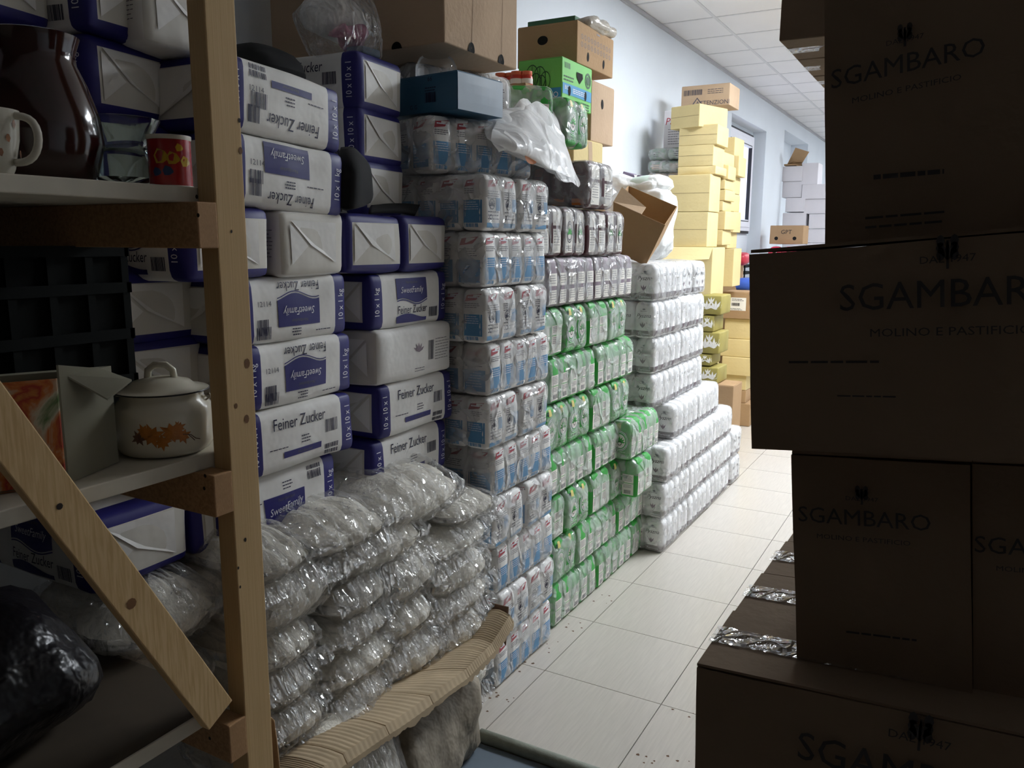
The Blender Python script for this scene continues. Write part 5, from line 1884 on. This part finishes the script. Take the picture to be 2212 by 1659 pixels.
def frontbox(name, quad, depth, m, label, prints=(), tape=None):
    """carton with a slightly leaning front: quad = lower left, lower right, upper right, upper left corners"""
    o = new(name, None, None, quad[0], 0, label, 'carton', SB)
    q = [v_ - quad[0] for v_ in quad]
    dv = Vector(depth)
    bm = bmesh.new()
    c = [q[0], q[1], q[1] + dv, q[0] + dv, q[3], q[2], q[2] + dv, q[3] + dv]
    vv = [bm.verts.new(x) for x in c]
    for f in [(0, 3, 2, 1), (4, 5, 6, 7), (0, 1, 5, 4), (1, 2, 6, 5), (2, 3, 7, 6), (3, 0, 4, 7)]:
        bm.faces.new([vv[j] for j in f])
    bmesh.ops.subdivide_edges(bm, edges=bm.edges[:], cuts=5, use_grid_fill=True)
    cen = sum(c, Vector()) / 8
    for v_ in bm.verts:
        n_ = mnoise.noise(v_.co * 5 + Vector((quad[0].z * 9, 0, 0)))
        v_.co += (v_.co - cen).normalized() * .004 * n_
    bmesh.ops.recalc_face_normals(bm, faces=bm.faces)
    me = bpy.data.meshes.new('body')
    bm.to_mesh(me)
    bm.free()
    me.materials.append(m)
    new('body', me, o)
    w = (q[1] - q[0]).length
    h = (q[3] - q[0]).length
    nrm = (q[1] - q[0]).cross(q[3] - q[0]).normalized()
    for nm_, pcs, mm in prints:
        vs, fs = [], []
        for pv, pf in pcs:
            b0 = len(vs)
            for a, z in pv:
                s, t = a / w, z / h
                p = (q[0] * (1 - s) + q[1] * s) * (1 - t) + (q[3] * (1 - s) + q[2] * s) * t
                vs.append(p + nrm * .006)
            fs += [tuple(b0 + j for j in f) for f in pf]
        new(nm_, mesh(nm_, vs, fs, [mm]), o)
    # top flaps with the seam between them
    for s in (0, 1):
        k0, k1 = (.004, .496) if s == 0 else (.504, .996)
        b = MB()
        e = Vector((0, 0, .0045))
        a0, a1 = q[3], q[2]
        b.hexa([a0 + dv * k0 + e * .6, a1 + dv * k0 + e * .6, a1 + dv * k1 + e * .6, a0 + dv * k1 + e * .6, a0 + dv * k0 + e * 1.5, a1 + dv * k0 + e * 1.5, a1 + dv * k1 + e * 1.5, a0 + dv * k1 + e * 1.5], m)
        new('flap', b.make('flap'), o)
    if tape:
        nt_ = 40
        vs, fs = [], []
        for i in range(nt_ + 1):
            for j, s in enumerate((.36, .43, .5, .57, .64)):
                p = q[3].lerp(q[2], i / nt_ * tape - .01) + dv * s
                vs.append(p + Vector((0, 0, .0085 + .0035 * abs(mnoise.noise(Vector((i * .55, j * 1.3, quad[0].y * 5)))))))
        # over the edge
        for i in range(nt_):
            for j in range(4):
                a = i * 5 + j
                fs.append((a, a + 5, a + 6, a + 1))
        new('tape', mesh('tape', vs, fs, [TAPE], smooth=False), o)
    return o


TAPE = film_mat('crinkled_clear_tape', .1, .1, .3, .1, 40, .8, ridge=22)
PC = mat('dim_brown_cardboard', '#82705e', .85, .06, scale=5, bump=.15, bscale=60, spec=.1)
PCI = mat('black_blue_print', '#39383a', .7, 0)


def brand(cx, cz, w):
    tv = T('SGAMBARO', 1)[0]
    sz = w / (max(v_[0] for v_ in tv) * 2)
    pcs = [p_text('SGAMBARO', cx, cz, sz, 0, 0, 1)]
    small = [p_text('MOLINO E PASTIFICIO', cx, cz - sz * .95, sz * .3, 0, 0, 1.25)]
    date = [p_text('DAL 1947', cx, cz + sz * .85, sz * .26, 0, 0, 1.2)]
    em = [leaf(cx, cz + sz * .8, sz * .5, 3), p_rect(cx - .0015, cz + sz * .6, cx + .0015, cz + sz * 1.3, 1, 1)]
    em += [p_ring(cx + s * sz * .16, cz + sz * (.95 + .17 * k), 0, sz * .1, 8, sy=1.5) for s in (-1, 1) for k in range(3)]
    return pcs, small, em, date


def logo(g):
    return [('printed_name', g[0], PCI), ('printed_subtitle', g[1], PCI), ('printed_emblem', g[2], PCI), ('printed_date', g[3], PCI)]


def quad_px(y, *pts):
    return [U(a, c, y=y) for a, c in pts]


yA = 1.1
# lowest visible carton, with tape on its lid
q5 = quad_px(yA, (1505, 1442), (2420, 1642))
ql = [Vector((q5[0].x + .006, yA, .675)), Vector((q5[1].x, yA, .64)), q5[1], q5[0]]
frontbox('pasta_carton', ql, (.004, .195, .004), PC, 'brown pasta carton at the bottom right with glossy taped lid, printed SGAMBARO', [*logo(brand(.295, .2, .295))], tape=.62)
for n in range(3):
    o5 = q5[0] + Vector((.004 + .006 * n, .2 + .2 * n, -.002 - .002 * n))
    o6 = q5[1] + Vector((.004, .2 + .2 * n, .0))
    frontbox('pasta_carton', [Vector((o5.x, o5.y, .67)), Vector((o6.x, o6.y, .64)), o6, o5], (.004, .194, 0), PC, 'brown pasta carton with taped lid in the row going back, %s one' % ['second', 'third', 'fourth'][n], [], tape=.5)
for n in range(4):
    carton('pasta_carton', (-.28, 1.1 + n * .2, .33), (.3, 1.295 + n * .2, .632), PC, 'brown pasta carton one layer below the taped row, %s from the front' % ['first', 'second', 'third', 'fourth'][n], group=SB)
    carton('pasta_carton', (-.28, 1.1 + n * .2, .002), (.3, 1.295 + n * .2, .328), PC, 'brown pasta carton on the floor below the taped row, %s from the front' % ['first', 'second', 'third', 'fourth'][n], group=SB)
yB = 1.175
q3 = quad_px(yB, (1722, 1446), (2100, 1500), (2098, 1003), (1710, 984))
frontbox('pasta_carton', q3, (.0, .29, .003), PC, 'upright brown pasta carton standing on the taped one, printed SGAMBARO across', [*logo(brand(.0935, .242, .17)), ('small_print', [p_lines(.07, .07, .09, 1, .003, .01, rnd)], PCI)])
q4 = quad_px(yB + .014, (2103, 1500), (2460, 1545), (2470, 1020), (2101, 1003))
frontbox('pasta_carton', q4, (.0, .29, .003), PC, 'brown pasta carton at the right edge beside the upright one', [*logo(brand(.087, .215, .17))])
carton('pasta_carton', (-.12, 1.5, .957), (.4, 1.9, 1.285), PC, 'unseen brown carton added behind the two upright ones to block light', group=SB)  # added out of view to stop light leaking through the gap
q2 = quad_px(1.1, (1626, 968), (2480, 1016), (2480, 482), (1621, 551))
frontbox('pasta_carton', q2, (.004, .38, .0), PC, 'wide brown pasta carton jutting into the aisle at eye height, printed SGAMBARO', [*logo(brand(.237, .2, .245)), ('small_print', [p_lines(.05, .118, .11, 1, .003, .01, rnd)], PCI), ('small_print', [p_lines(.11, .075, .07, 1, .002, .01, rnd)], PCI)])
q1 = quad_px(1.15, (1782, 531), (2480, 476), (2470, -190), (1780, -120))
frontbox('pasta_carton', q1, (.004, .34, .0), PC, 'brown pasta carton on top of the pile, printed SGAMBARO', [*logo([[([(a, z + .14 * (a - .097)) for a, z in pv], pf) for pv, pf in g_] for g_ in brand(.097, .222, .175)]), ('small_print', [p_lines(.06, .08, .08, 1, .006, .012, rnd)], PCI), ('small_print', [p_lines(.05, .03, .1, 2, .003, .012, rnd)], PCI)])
# further cartons behind, high up over the aisle
for n, (y0_, y1_) in enumerate(((2.11, 2.34), (2.345, 2.58), (2.59, 2.79))):
    o = carton('pasta_carton', (-.45, y0_, 2.05), (.1, y1_, 2.36), PC, 'brown pasta carton overhanging the aisle near the ceiling, %s one' % ['nearest', 'middle', 'farthest'][n], group=SB)
    b = MB()
    b.box((-.45, (y1_ - y0_) / 2 * -.3, -.0018), (.1, .03, -.0006), M['cardwhite'])
    t = new('tape', mesh('tape', [(-.275, -.03, -.0012), (.275, -.03, -.0012), (.275, .03, -.0012), (-.275, .03, -.0012)], [(0, 3, 2, 1)], [TAPE]), o)
for k, z_ in enumerate((.955, 1.5)):
    for n, (y0_, y1_) in enumerate(((2.11, 2.44), (2.45, 2.79))):
        carton('pasta_carton', (.02, y0_, [.002, 1.03][k]), (.45, y1_, [1.028, 2.048][k]), PC, 'large brown carton carrying the overhanging ones, %s %s' % (['near', 'far'][n], ['lower', 'upper'][k]), group=SB)
